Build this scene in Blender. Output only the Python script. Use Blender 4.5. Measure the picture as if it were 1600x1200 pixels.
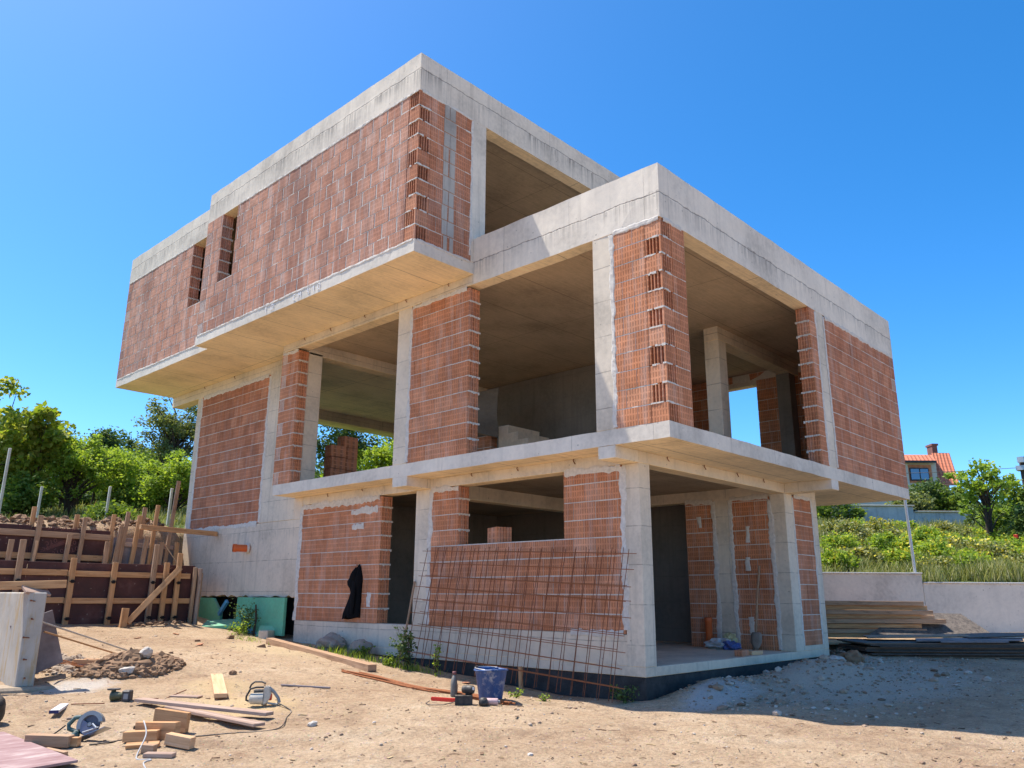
import bpy, bmesh, math, random
import numpy as np
from mathutils import Vector, Matrix, noise

SC = bpy.context.scene
for o in list(bpy.data.objects): bpy.data.objects.remove(o)
COL = SC.collection
R = math.radians

# ------------------------------------------------------------------ camera
cam_d = bpy.data.cameras.new('camera')
cam = bpy.data.objects.new('camera', cam_d); COL.objects.link(cam)
CX, CY, CZ = -8.8661, -6.0373, 0.9823
FPX, YAW, PITCH, ROLL = 1251.37, -0.0291, 0.2583, 0.0054
a_ = math.pi/4 + YAW
fw = Vector((math.cos(a_)*math.cos(PITCH), math.sin(a_)*math.cos(PITCH), math.sin(PITCH)))
rt = fw.cross(Vector((0, 0, 1))).normalized()
up_ = rt.cross(fw)
r2 = math.cos(ROLL)*rt + math.sin(ROLL)*up_
u2 = -math.sin(ROLL)*rt + math.cos(ROLL)*up_
cam.matrix_world = Matrix(((r2.x, u2.x, -fw.x, CX), (r2.y, u2.y, -fw.y, CY), (r2.z, u2.z, -fw.z, CZ), (0, 0, 0, 1)))
cam_d.sensor_width = 36.0
cam_d.lens = FPX/1600*36.0
cam_d.clip_end = 2000
SC.camera = cam

# ------------------------------------------------------------------ world, sun, exposure
SUN_V = Vector((-0.19, 0.45, 1.0)).normalized()
EL = math.asin(SUN_V.z); AZ = math.atan2(SUN_V.x, SUN_V.y)
W = bpy.data.worlds.new('World'); SC.world = W; W.use_nodes = True
nt = W.node_tree; nt.nodes.clear()
sky = nt.nodes.new('ShaderNodeTexSky'); sky.sky_type = 'NISHITA'; sky.sun_disc = False
sky.sun_elevation = EL; sky.sun_rotation = AZ
sky.air_density = 0.6; sky.dust_density = 0.65; sky.ozone_density = 1.0; sky.altitude = 300
hs = nt.nodes.new('ShaderNodeHueSaturation'); hs.inputs['Hue'].default_value = 0.497; hs.inputs['Saturation'].default_value = 1.40
bg = nt.nodes.new('ShaderNodeBackground'); bg.inputs['Strength'].default_value = 0.15
wo = nt.nodes.new('ShaderNodeOutputWorld')
nt.links.new(sky.outputs[0], hs.inputs['Color']); nt.links.new(hs.outputs[0], bg.inputs[0]); nt.links.new(bg.outputs[0], wo.inputs[0])
sd = bpy.data.lights.new('sun', 'SUN'); sd.energy = 3.5; sd.angle = R(0.5); sd.color = (1.0, 0.95, 0.87)
sun = bpy.data.objects.new('sun', sd); COL.objects.link(sun)
sun.rotation_euler = SUN_V.to_track_quat('Z', 'Y').to_euler(); sun.location = (0, 0, 30)
SC.view_settings.view_transform = 'Standard'; SC.view_settings.look = 'None'
SC.view_settings.exposure = 1.15; SC.view_settings.gamma = 1.0; SC.view_settings.use_curve_mapping = False
SC.render.engine = 'CYCLES'
SC.cycles.max_bounces = 8; SC.cycles.diffuse_bounces = 6; SC.cycles.transparent_max_bounces = 6

# ------------------------------------------------------------------ helpers
def tag(o, label=None, cat=None, group=None, kind=None):
    if label: o['label'] = label
    if cat: o['category'] = cat
    if group: o['group'] = group
    if kind: o['kind'] = kind
    return o

def thing(name, label, cat, loc=(0, 0, 0), rotz=0.0, group=None, rot=None):
    o = bpy.data.objects.new(name, None); COL.objects.link(o)
    o.empty_display_size = .1
    o.location = loc; o.rotation_euler = rot if rot else (0, 0, rotz)
    return tag(o, label, cat, group)

class MB:
    """collects polygons with uv (metres) and a material index, then links them as ONE mesh object"""
    def __init__(s): s.v = []; s.f = []; s.uv = []; s.mi = []; s.sm = []
    def face(s, pts, uvs=None, mi=0, sm=False):
        n = len(s.v); s.v += [tuple(p) for p in pts]; s.f.append(list(range(n, n+len(pts))))
        s.uv.append(uvs if uvs else [(p[0], p[1]) for p in pts]); s.mi.append(mi); s.sm.append(sm)
    def mesh(s, vs, fs, uvs=None, mi=0, sm=False, M=None):
        n = len(s.v)
        if M is not None: vs = [M @ Vector(p) for p in vs]
        s.v += [tuple(p) for p in vs]
        for k, f in enumerate(fs):
            s.f.append([i+n for i in f])
            s.uv.append(uvs[k] if uvs else [(vs[i][0], vs[i][1]) for i in f]); s.mi.append(mi); s.sm.append(sm)
    def box(s, x0, y0, z0, x1, y1, z1, mi=0, M=None, jit=0, taper=None):
        x0, x1 = min(x0, x1), max(x0, x1); y0, y1 = min(y0, y1), max(y0, y1); z0, z1 = min(z0, z1), max(z0, z1)
        vs = [(x0, y0, z0), (x1, y0, z0), (x1, y1, z0), (x0, y1, z0), (x0, y0, z1), (x1, y0, z1), (x1, y1, z1), (x0, y1, z1)]
        fs = [(0, 3, 2, 1), (4, 5, 6, 7), (0, 1, 5, 4), (1, 2, 6, 5), (2, 3, 7, 6), (3, 0, 4, 7)]
        ax = [(0, 1), (0, 1), (0, 2), (1, 2), (0, 2), (1, 2)]
        uvs = [[(vs[i][a], vs[i][b]) for i in f] for f, (a, b) in zip(fs, ax)]
        if jit: vs = [tuple(c+random.uniform(-jit, jit) for c in p) for p in vs]
        s.mesh(vs, fs, uvs, mi, False, M)
    def beam(s, p0, p1, w, h, up=(0, 0, 1), mi=0, jit=0.0, off=None):
        """rectangular bar along p0-p1, w sideways, h along up; u runs along the grain"""
        p0 = Vector(p0); p1 = Vector(p1); a = p1-p0; L = a.length; a = a/L
        up = Vector(up)
        if abs(a.dot(up)) > .98: up = Vector((0, 1, 0)) if abs(a.y) < .9 else Vector((1, 0, 0))
        sd_ = up.cross(a).normalized(); tp = a.cross(sd_)
        M = Matrix(((a.x, sd_.x, tp.x, p0.x), (a.y, sd_.y, tp.y, p0.y), (a.z, sd_.z, tp.z, p0.z), (0, 0, 0, 1)))
        o = random.uniform(0, 50) if off is None else off
        n = len(s.uv)
        s.box(0, -w/2, -h/2, L, w/2, h/2, mi, M, jit)
        for k in range(n, len(s.uv)):
            s.uv[k] = [(q[0]+o, q[1]+o*.37+(k-n)*.31) for q in s.uv[k]]
    def tube(s, pts, r, n=8, mi=0, r1=None, caps=True, sm=True):
        pts = [Vector(p) for p in pts]; m = len(pts); vs = []
        prev = None
        for i, p in enumerate(pts):
            t = (pts[min(i+1, m-1)]-pts[max(i-1, 0)]).normalized()
            if prev is None:
                ref = Vector((0, 0, 1)) if abs(t.z) < .9 else Vector((1, 0, 0))
                a = t.cross(ref).normalized()
            else:
                a = (prev-t*prev.dot(t)).normalized()
            prev = a; b = t.cross(a)
            rr = (r[i] if isinstance(r, (list, tuple)) else (r if r1 is None else r+(r1-r)*i/(m-1)))
            vs += [p+(a*math.cos(2*math.pi*k/n)+b*math.sin(2*math.pi*k/n))*rr for k in range(n)]
        fs = [(i*n+k, i*n+(k+1) % n, (i+1)*n+(k+1) % n, (i+1)*n+k) for i in range(m-1) for k in range(n)]
        s.mesh(vs, fs, [[(0, 0), (.1, 0), (.1, .1), (0, .1)]]*len(fs), mi, sm)
        if caps:
            s.face([vs[k] for k in range(n)][::-1], [(0, 0)]*n, mi); s.face([vs[(m-1)*n+k] for k in range(n)], [(0, 0)]*n, mi)
    def lathe(s, prof, n=20, mi=0, M=None, sm=True):
        vs = []; fs = []
        for (r, z) in prof: vs += [(r*math.cos(2*math.pi*k/n), r*math.sin(2*math.pi*k/n), z) for k in range(n)]
        for i in range(len(prof)-1):
            fs += [(i*n+k, i*n+(k+1) % n, (i+1)*n+(k+1) % n, (i+1)*n+k) for k in range(n)]
        s.mesh(vs, fs, [[(0, 0), (.1, 0), (.1, .1), (0, .1)]]*len(fs), mi, sm, M)
    def prism(s, poly, h0, h1, M=None, mi=0, sm=False):
        """poly in xy extruded along z"""
        n = len(poly); vs = [(x, y, h0) for x, y in poly]+[(x, y, h1) for x, y in poly]
        fs = [tuple(range(n))[::-1], tuple(range(n, 2*n))]+[(i, (i+1) % n, n+(i+1) % n, n+i) for i in range(n)]
        uvs = [[poly[i] for i in fs[0]], [poly[i-n] for i in fs[1]]]+[[(0, h0), (.1, h0), (.1, h1), (0, h1)]]*n
        s.mesh(vs, fs, uvs, mi, sm, M)
    def rock(s, c, rx, ry, rz, seed=0, sub=2, amp=.35, mi=0, sm=False, fq=1.3):
        vs, fs = ICO[sub]
        out = []
        for p in vs:
            q = Vector(p)
            k = 1+amp*noise.noise(q*fq+Vector((seed*3.1, seed*1.7, seed*.9)))+amp*.4*noise.noise(q*fq*2.7+Vector((seed, seed*2.2, 5)))
            out.append((c[0]+q.x*rx*k, c[1]+q.y*ry*k, c[2]+q.z*rz*k))
        s.mesh(out, fs, None, mi, sm)
    def build(s, name, mats, parent=None, bevel=0, recalc=True, M=None, segs=1, merge=False):
        me = bpy.data.meshes.new(name)
        me.from_pydata(s.v, [], s.f)
        for m in (mats if isinstance(mats, (list, tuple)) else [mats]): me.materials.append(m)
        uvl = me.uv_layers.new(name='UVMap')
        flat = [c for f in s.uv for q in f for c in (q[0], q[1])]
        uvl.data.foreach_set('uv', flat)
        me.polygons.foreach_set('material_index', s.mi)
        me.polygons.foreach_set('use_smooth', s.sm)
        if recalc or bevel or merge:
            bm = bmesh.new(); bm.from_mesh(me)
            if merge: bmesh.ops.remove_doubles(bm, verts=bm.verts, dist=1e-4)
            bmesh.ops.recalc_face_normals(bm, faces=bm.faces)
            if bevel:
                bmesh.ops.bevel(bm, geom=[e for e in bm.edges if len(e.link_faces) == 2 and e.calc_face_angle(0) > .5], offset=bevel, segments=segs, affect='EDGES', clamp_overlap=True)
            bm.to_mesh(me); bm.free()
        me.update()
        o = bpy.data.objects.new(name, me); COL.objects.link(o)
        if parent: o.parent = parent
        if M is not None: o.matrix_local = M
        return o

def _ico(sub):
    bm = bmesh.new(); bmesh.ops.create_icosphere(bm, subdivisions=sub, radius=1)
    bm.verts.ensure_lookup_table()
    r = ([tuple(v.co) for v in bm.verts], [tuple(v.index for v in f.verts) for f in bm.faces]); bm.free(); return r
ICO = {k: _ico(k) for k in (1, 2, 3, 4)}

# ------------------------------------------------------------------ materials
class NT:
    def __init__(s, name):
        s.m = bpy.data.materials.new(name); s.m.use_nodes = True; s.t = s.m.node_tree
        s.b = s.t.nodes['Principled BSDF']; s.b.inputs['Roughness'].default_value = .9
        s.b.inputs['Specular IOR Level'].default_value = .25
    def n(s, typ, **kw):
        nd = s.t.nodes.new(typ)
        for k, v in kw.items(): setattr(nd, k, v)
        return nd
    def set(s, sock, v):
        if hasattr(v, 'is_output') or isinstance(v, bpy.types.NodeSocket): s.t.links.new(v, sock)
        elif isinstance(v, (tuple, list)) and len(v) == 3 and sock.type == 'RGBA': sock.default_value = (*v, 1)
        else: sock.default_value = v
    def math(s, op, a, b=0.0, clamp=False):
        nd = s.n('ShaderNodeMath', operation=op, use_clamp=clamp); s.set(nd.inputs[0], a); s.set(nd.inputs[1], b); return nd.outputs[0]
    def mix(s, f, a, b, typ='MIX'):
        nd = s.n('ShaderNodeMix', data_type='RGBA', blend_type=typ, clamp_factor=True)
        s.set(nd.inputs[0], f); s.set(nd.inputs[6], a); s.set(nd.inputs[7], b); return nd.outputs[2]
    def ramp(s, f, stops):
        nd = s.n('ShaderNodeValToRGB'); e = nd.color_ramp.elements
        while len(e) < len(stops): e.new(.5)
        for k, (p, c) in enumerate(stops):
            e[k].position = p; e[k].color = (*c, 1) if isinstance(c, (tuple, list)) else (c, c, c, 1)
        s.set(nd.inputs[0], f); return nd.outputs[0]
    def obj(s): return s.n('ShaderNodeTexCoord').outputs['Object']
    def uv(s): return s.n('ShaderNodeUVMap').outputs[0]
    def map(s, v, sc=(1, 1, 1), loc=(0, 0, 0)):
        nd = s.n('ShaderNodeMapping'); s.set(nd.inputs[0], v); nd.inputs['Scale'].default_value = sc; nd.inputs['Location'].default_value = loc; return nd.outputs[0]
    def noise(s, v, sc, det=4, rough=.6, dist=0):
        nd = s.n('ShaderNodeTexNoise'); s.set(nd.inputs['Vector'], v); nd.inputs['Scale'].default_value = sc
        nd.inputs['Detail'].default_value = det; nd.inputs['Roughness'].default_value = rough; nd.inputs['Distortion'].default_value = dist
        return nd.outputs[0]
    def voro(s, v, sc, feat='F1'):
        nd = s.n('ShaderNodeTexVoronoi', feature=feat); s.set(nd.inputs['Vector'], v); nd.inputs['Scale'].default_value = sc; return nd
    def sep(s, v):
        nd = s.n('ShaderNodeSeparateXYZ'); s.set(nd.inputs[0], v); return nd.outputs
    def rand(s): return s.n('ShaderNodeNewGeometry').outputs['Random Per Island']
    def bump(s, h, strength=.5, dist=.01, nrm=None):
        nd = s.n('ShaderNodeBump'); s.set(nd.inputs['Height'], h); nd.inputs['Strength'].default_value = strength; nd.inputs['Distance'].default_value = dist
        if nrm: s.set(nd.inputs['Normal'], nrm)
        return nd.outputs[0]
    def out(s, col=None, rough=None, nrm=None, metal=None):
        if col is not None: s.set(s.b.inputs['Base Color'], col)
        if rough is not None: s.set(s.b.inputs['Roughness'], rough)
        if nrm is not None: s.set(s.b.inputs['Normal'], nrm)
        if metal is not None: s.set(s.b.inputs['Metallic'], metal)
        return s.m

def plain(name, col, rough=.6, metal=0, var=.25, sc=9, spec=.3, bump=.15, dust=0.0):
    t = NT(name); v = t.obj()
    n1 = t.noise(v, sc, 5); n2 = t.noise(v, sc*9, 3)
    f = t.ramp(t.math('ADD', t.math('MULTIPLY', n1, .7), t.math('MULTIPLY', n2, .3)), [(.3, 1-var), (.7, 1+var*.35)])
    c = t.mix(1.0, col, f, 'MULTIPLY')
    if dust:
        up = t.ramp(t.sep(t.n('ShaderNodeNewGeometry').outputs['Normal'])[2], [(.0, .25), (.9, 1.0)])
        nd = t.ramp(t.noise(v, 14, 6, .75), [(.40, .1), (.62, 1.0)])
        c = t.mix(t.math('MULTIPLY', t.math('MULTIPLY', up, nd), dust), c, (.46, .37, .28))
    t.b.inputs['Specular IOR Level'].default_value = spec
    return t.out(c, t.math('ADD', rough-.1, t.math('MULTIPLY', n1, .2)), t.bump(n2, bump, .004), metal)

def brick_mat(name, cols, stain=0.0, lime=0.15, rib=.042, ribd=.35):
    t = NT(name); uv = t.uv(); o = t.obj(); su = t.sep(uv)
    rnd = t.rand()
    base = t.ramp(rnd, [(0.0, cols[0]), (.45, cols[1]), (.8, cols[2]), (1.0, cols[3])])
    # vertical ribs pressed into the face, broken by two smooth bands per course
    s1 = t.math('SINE', t.math('MULTIPLY', su[0], 2*math.pi/rib))
    ribs = t.math('MULTIPLY', t.math('ADD', s1, 1.0), .5)
    band = t.math('ADD', t.math('LESS_THAN', t.math('ABSOLUTE', t.math('SUBTRACT', su[1], .075)), .012), t.math('LESS_THAN', t.math('ABSOLUTE', t.math('SUBTRACT', su[1], .165)), .012), True)
    ribs = t.math('MAXIMUM', ribs, t.math('MULTIPLY', band, .85))
    rr = t.ramp(ribs, [(.05, 1-ribd), (.5, 1.0)])
    c = t.mix(1.0, base, rr, 'MULTIPLY')
    c = t.mix(t.math('MULTIPLY', band, .45), c, t.mix(1.0, base, (1.12, 1.16, 1.2), 'MULTIPLY'))
    n1 = t.noise(o, 3.5, 5); n2 = t.noise(o, 40, 4)
    c = t.mix(1.0, c, t.ramp(n1, [(.3, .72), (.7, 1.12)]), 'MULTIPLY')
    c = t.mix(1.0, c, t.ramp(n2, [(.3, .86), (.7, 1.08)]), 'MULTIPLY')
    # lime wash drips, thin and vertical
    nl = t.noise(t.map(o, (9, 9, 1.1)), 1.0, 5, .65)
    c = t.mix(t.math('MULTIPLY', t.ramp(nl, [(.5, 0.0), (.72, 1.0)]), lime), c, (.62, .52, .46))
    if stain:
        ns = t.noise(t.map(o, (.95, .95, .13)), 1.0, 6, .62, .5)
        c = t.mix(t.math('MULTIPLY', t.ramp(ns, [(.50, 0.0), (.68, 1.0)]), stain), c, (.13, .06, .05))
    h = t.math('ADD', t.math('MULTIPLY', ribs, .7), t.math('MULTIPLY', n2, .5))
    return t.out(c, .93, t.bump(h, .55, .006))

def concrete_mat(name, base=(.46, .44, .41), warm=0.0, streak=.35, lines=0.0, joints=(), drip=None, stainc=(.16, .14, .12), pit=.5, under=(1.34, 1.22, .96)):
    t = NT(name); o = t.obj(); so = t.sep(o)
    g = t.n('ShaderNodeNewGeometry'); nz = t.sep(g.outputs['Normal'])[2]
    n1 = t.noise(o, .9, 6, .6); n2 = t.noise(o, 14, 5, .65); n3 = t.noise(o, 90, 2)
    b2 = tuple(c*.70 for c in base); b3 = (min(1, base[0]*1.2), min(1, base[1]*1.19), min(1, base[2]*1.17))
    c = t.ramp(t.math('ADD', t.math('MULTIPLY', n1, .7), t.math('MULTIPLY', n2, .3)), [(.33, b2), (.5, base), (.68, b3)])
    side = t.math('LESS_THAN', t.math('ABSOLUTE', nz), .5)
    # vertical drips on upright faces
    ns = t.noise(t.map(o, (7, 7, .35)), 1.0, 5, .6)
    sf = t.math('MULTIPLY', t.math('MULTIPLY', t.ramp(ns, [(.54, 0.0), (.7, 1.0)]), streak), side)
    c = t.mix(sf, c, tuple(x*.62 for x in base))
    nb = t.noise(t.map(o, (26, 26, .5)), 1.0, 3)
    if drip:
        z0, z1, amt = drip
        zf = t.math('MULTIPLY', t.math('GREATER_THAN', so[2], z0), t.math('LESS_THAN', so[2], t.math('ADD', z1-.1, t.math('MULTIPLY', ns, .2))))
        c = t.mix(t.math('MULTIPLY', t.math('MULTIPLY', t.math('MULTIPLY', zf, side), t.math('MULTIPLY', t.ramp(nb, [(.42, 0.0), (.64, 1.0)]), t.math('MULTIPLY', t.ramp(t.noise(o, 1.3, 3), [(.40, .15), (.58, 1.0)]), t.math('POWER', t.math('DIVIDE', t.math('SUBTRACT', so[2], z0), z1-z0, True), 1.4)))), amt), c, stainc)
    # formwork sheet seams
    hgt = t.math('ADD', t.math('MULTIPLY', n2, .6), t.math('MULTIPLY', n3, .25))
    wob = t.math('MULTIPLY', t.math('SUBTRACT', t.noise(o, 2.2, 5, .7), .5), .12)
    for zj in joints:
        d = t.math('ABSOLUTE', t.math('SUBTRACT', t.math('ADD', so[2], wob), zj))
        ln = t.math('MULTIPLY', t.math('SUBTRACT', 1.0, t.math('DIVIDE', d, .012), True), side)
        c = t.mix(t.math('MULTIPLY', ln, .8), c, (.12, .10, .09)); hgt = t.math('SUBTRACT', hgt, t.math('MULTIPLY', ln, 1.5))
    if lines:
        w2 = t.math('MULTIPLY', t.math('SUBTRACT', n1, .5), .05)
        fr = t.math('FRACT', t.math('DIVIDE', t.math('ADD', so[2], t.math('ADD', w2, 10.13)), lines))
        ln = t.math('MULTIPLY', t.math('LESS_THAN', fr, .014/lines), side)
        ln = t.math('MULTIPLY', ln, t.ramp(t.noise(o, 5, 3), [(.35, 0.2), (.6, 1.0)]))
        c = t.mix(t.math('MULTIPLY', ln, .55), c, (.17, .145, .12)); hgt = t.math('SUBTRACT', hgt, ln)
    # board grain and sheet seams on the undersides
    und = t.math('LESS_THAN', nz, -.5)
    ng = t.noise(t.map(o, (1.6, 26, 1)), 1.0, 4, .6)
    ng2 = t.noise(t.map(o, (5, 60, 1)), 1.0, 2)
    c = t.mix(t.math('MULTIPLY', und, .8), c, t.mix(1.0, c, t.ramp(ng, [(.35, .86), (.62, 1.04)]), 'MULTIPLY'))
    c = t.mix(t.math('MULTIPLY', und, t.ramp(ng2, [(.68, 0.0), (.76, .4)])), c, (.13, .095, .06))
    c = t.mix(und, c, t.mix(1.0, c, under, 'MULTIPLY'))  # warm bounce light from the ground painted into downward faces
    fx = t.math('FRACT', t.math('DIVIDE', t.math('ADD', so[0], 20.2), 2.5)); fy = t.math('FRACT', t.math('DIVIDE', t.math('ADD', so[1], 20.3), 1.25))
    sm = t.math('MULTIPLY', t.math('MAXIMUM', t.math('LESS_THAN', fx, .005), t.math('LESS_THAN', fy, .012)), und)
    c = t.mix(t.math('MULTIPLY', sm, .6), c, (.14, .10, .07))
    vx = t.math('FRACT', t.math('DIVIDE', t.math('ADD', t.math('ADD', so[0], so[1]), t.math('ADD', 40.4, t.math('MULTIPLY', n2, .02))), 1.31))
    vs_ = t.math('MULTIPLY', t.math('MULTIPLY', t.math('LESS_THAN', vx, .009), side), t.ramp(t.noise(o, 1.1, 3), [(.42, .05), (.62, .45)]))
    c = t.mix(vs_, c, (.17, .15, .13)); hgt = t.math('SUBTRACT', hgt, vs_)
    # air holes
    vo = t.voro(o, 6.0).outputs[0]
    pm = t.math('MULTIPLY', t.math('LESS_THAN', vo, t.math('MULTIPLY', t.noise(o, 1.7, 2), .13)), pit)
    c = t.mix(pm, c, (.13, .115, .10)); hgt = t.math('SUBTRACT', hgt, t.math('MULTIPLY', pm, .8))
    return t.out(c, .9, t.bump(hgt, .45, .006))

def wood_mat(name, c0, c1, c2, dirt=.3):
    t = NT(name); uv = t.uv()
    g1 = t.noise(t.map(uv, (1.3, 22, 1)), 1.0, 5, .6, .4); g2 = t.noise(t.map(uv, (4, 120, 1)), 1.0, 3)
    c = t.ramp(t.math('ADD', t.math('MULTIPLY', g1, .75), t.math('MULTIPLY', g2, .25)), [(.32, c0), (.5, c1), (.68, c2)])
    c = t.mix(1.0, c, t.ramp(t.rand(), [(0, .68), (1, 1.15)]), 'MULTIPLY')
    nd = t.noise(t.map(uv, (1, 3, 1)), 2.2, 5, .7)
    c = t.mix(t.math('MULTIPLY', t.ramp(nd, [(.52, 0.0), (.7, 1.0)]), dirt), c, tuple(x*.42 for x in c0))
    kn = t.voro(t.map(uv, (1.2, 7, 1)), 1.6).outputs[0]
    c = t.mix(t.math('MULTIPLY', t.math('LESS_THAN', kn, .09), .6), c, tuple(x*.5 for x in c0))
    return t.out(c, .82, t.bump(g2, .3, .003))

def leaf_mat(name, c0, c1, c2, trans=.35):
    t = NT(name)
    c = t.ramp(t.rand(), [(0, c0), (.5, c1), (1, c2)])
    t.out(c, .6); t.b.inputs['Specular IOR Level'].default_value = .25
    tr = t.n('ShaderNodeBsdfTranslucent'); t.set(tr.inputs[0], t.mix(1.0, c, (1.25, 1.15, .45), 'MULTIPLY'))
    mx = t.n('ShaderNodeMixShader'); mx.inputs[0].default_value = trans
    t.t.links.new(t.b.outputs[0], mx.inputs[1]); t.t.links.new(tr.outputs[0], mx.inputs[2])
    t.t.links.new(mx.outputs[0], t.t.nodes['Material Output'].inputs[0])
    return t.m

BR = dict(
    brick=brick_mat('hollow clay block', [(.54, .21, .10), (.60, .245, .118), (.635, .27, .14), (.67, .31, .17)], .12, .32),
    brick_old=brick_mat('weathered clay block', [(.50, .225, .14), (.55, .26, .165), (.58, .285, .185), (.61, .315, .21)], .6, .5, ribd=.3),
    brick_mid=brick_mat('mid tone clay block', [(.48, .185, .092), (.55, .22, .112), (.58, .24, .128), (.61, .275, .15)], .25, .26, ribd=.3),  # block tones a little deeper than the plain brick
)
MORTAR = plain('mortar', (.68, .62, .54), .95, 0, .3, 18, bump=.5)
MORTAR_IN = plain('old mortar', (.44, .37, .31), .95, 0, .35, 18, bump=.5)
CONC = concrete_mat('cast concrete', (.66, .565, .44), lines=.5, joints=())
CONC_IN = concrete_mat('shaded inner concrete', (.22, .195, .165), lines=.5, streak=.4, under=(1.9, 1.6, 1.2))  # room shade put into a darker copy of the concrete colour
CONC_CEIL = concrete_mat('inner ceiling concrete', (.47, .405, .325), streak=.3, under=(1.2, 1.03, .8))  # ceiling shade put into the colour, between inner and slab concrete
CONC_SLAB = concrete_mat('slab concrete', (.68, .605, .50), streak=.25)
CONC_TOP = concrete_mat('roof edge concrete', (.66, .575, .465), streak=.5, joints=(9.2,), drip=(8.7, 9.2, .8), stainc=(.17, .15, .13))
CONC_LOW = concrete_mat('parapet concrete', (.70, .62, .51), streak=.25, joints=(6.21,), drip=(5.85, 6.21, .65))
CONC_WALL = concrete_mat('foundation concrete', (.66, .55, .42), lines=.62, streak=.5, drip=(2.0, 2.25, .5))
CONC_RET = concrete_mat('retaining concrete', (.64, .58, .50), streak=.12, joints=())
BITUM = plain('bitumen coat', (.055, .05, .047), .8, 0, .7, 5)
WOOD = wood_mat('planed timber', (.34, .165, .07), (.50, .27, .125), (.60, .36, .18), .35)
WOOD_OLD = wood_mat('weathered timber', (.26, .15, .085), (.38, .235, .14), (.47, .31, .20), .5)
WOOD_PALE = wood_mat('fresh timber', (.46, .26, .135), (.58, .36, .20), (.66, .44, .27), .25)
WOOD_PURPLE = wood_mat('stained board', (.24, .15, .11), (.36, .25, .19), (.47, .36, .29), .3)
RUST = plain('rusty steel', (.36, .135, .055), .85, .2, .45, 25)
RUST_D = plain('dark rusty steel', (.24, .09, .045), .85, .2, .45, 25)
STEEL = plain('dull steel', (.42, .42, .43), .45, .8, .2)
GALV = plain('galvanised steel', (.50, .51, .52), .5, .6, .15)
XPS = plain('green foam board', (.14, .50, .30), .75, 0, .3, 3, dust=.5)
XPS_B = plain('blue foam board', (.07, .33, .52), .75, 0, .3, 4, dust=.5)
# ------------------------------------------------------------------ terrain
CPTS = np.array([(-8.9,-6,-.62),(0,8.1,.12),(0,6,.04),(0,4.6,-.06),(0,1.5,-.29),(0,0,-.3),(1.7,-.2,-.22),(4.6,0,-.12),(5.7,0,-.02),(.8,-3.7,-.32),(-2,.7,-.24),(-5.5,2.5,-.38),(-4,-1.5,-.45),(-3.6,3,-.22),(-5.,5.5,-.15),(-1.5,10.5,.36),(-4.5,10.5,.42),(9,-4,-.1),(8,3,.05),(14,-12,-.1),(-12,2,-.35),(-12,-10,-.75),(0,-12,-.5),(-12,9,.3),(-2,5.5,0.02),(12,-9,-.1),(20,-4,.1)])
def _tps(P, lam=.02):
    n = len(P); d = np.hypot(P[:, None, 0]-P[None, :, 0], P[:, None, 1]-P[None, :, 1])
    K = np.where(d > 0, d*d*np.log(d+1e-12), 0)+lam*np.eye(n)
    A = np.zeros((n+3, n+3)); A[:n, :n] = K; A[:n, n] = 1; A[:n, n+1:] = P[:, :2]; A[n, :n] = 1; A[n+1:, :n] = P[:, :2].T
    return np.linalg.solve(A, np.r_[P[:, 2], 0, 0, 0])
_TW = _tps(CPTS)
F2 = np.array([.7275, .686]); R2 = np.array([.686, -.7275])
def sstep(x): x = np.clip(x, 0, 1); return x*x*(3-2*x)
def ground_h(x, y):
    """height of the ground without its small lumps"""
    x = np.asarray(x, float); y = np.asarray(y, float)
    xc = np.clip(x, -16, 22); yc = np.clip(y, -14, 14)
    d = np.hypot(xc[..., None]-CPTS[:, 0], yc[..., None]-CPTS[:, 1])
    h = (np.where(d > 0, d*d*np.log(d+1e-12), 0)*_TW[:-3]).sum(-1)+_TW[-3]+_TW[-2]*xc+_TW[-1]*yc
    dep = (x-CX)*F2[0]+(y-CY)*F2[1]; lat = (x-CX)*R2[0]+(y-CY)*R2[1]
    dd = np.minimum(dep, 42)
    hill = 1.22+.165*(dd-20)+.06*np.clip(dep-42, 0, 60)+.6*(1-np.tanh(lat/5))
    wr = sstep((dep-20.16)/.12)*(x > 8.45)+(1-(x > 8.45))*sstep((y-13.5)/.4)
    left = sstep((-(x-.15))/.5)
    t1 = sstep((y-10.86)/.2)*sstep((-.76-x)/.1); t2 = sstep((y-12.46)/.25)
    hl = h+(1.42-h)*t1; hl = hl+.12*sstep((y-11)/1.2); hl = hl+(2.2+.02*np.clip(y-12.6, 0, 1)-hl)*t2; hl = hl+(hill-hl)*sstep((y-13.2)/3)
    base = h*(1-left)+hl*left
    wr2 = wr*(1-left*(y < 16.5))
    return base*(1-wr2)+hill*wr2
def gz(x, y): return float(ground_h(x, y))
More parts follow.
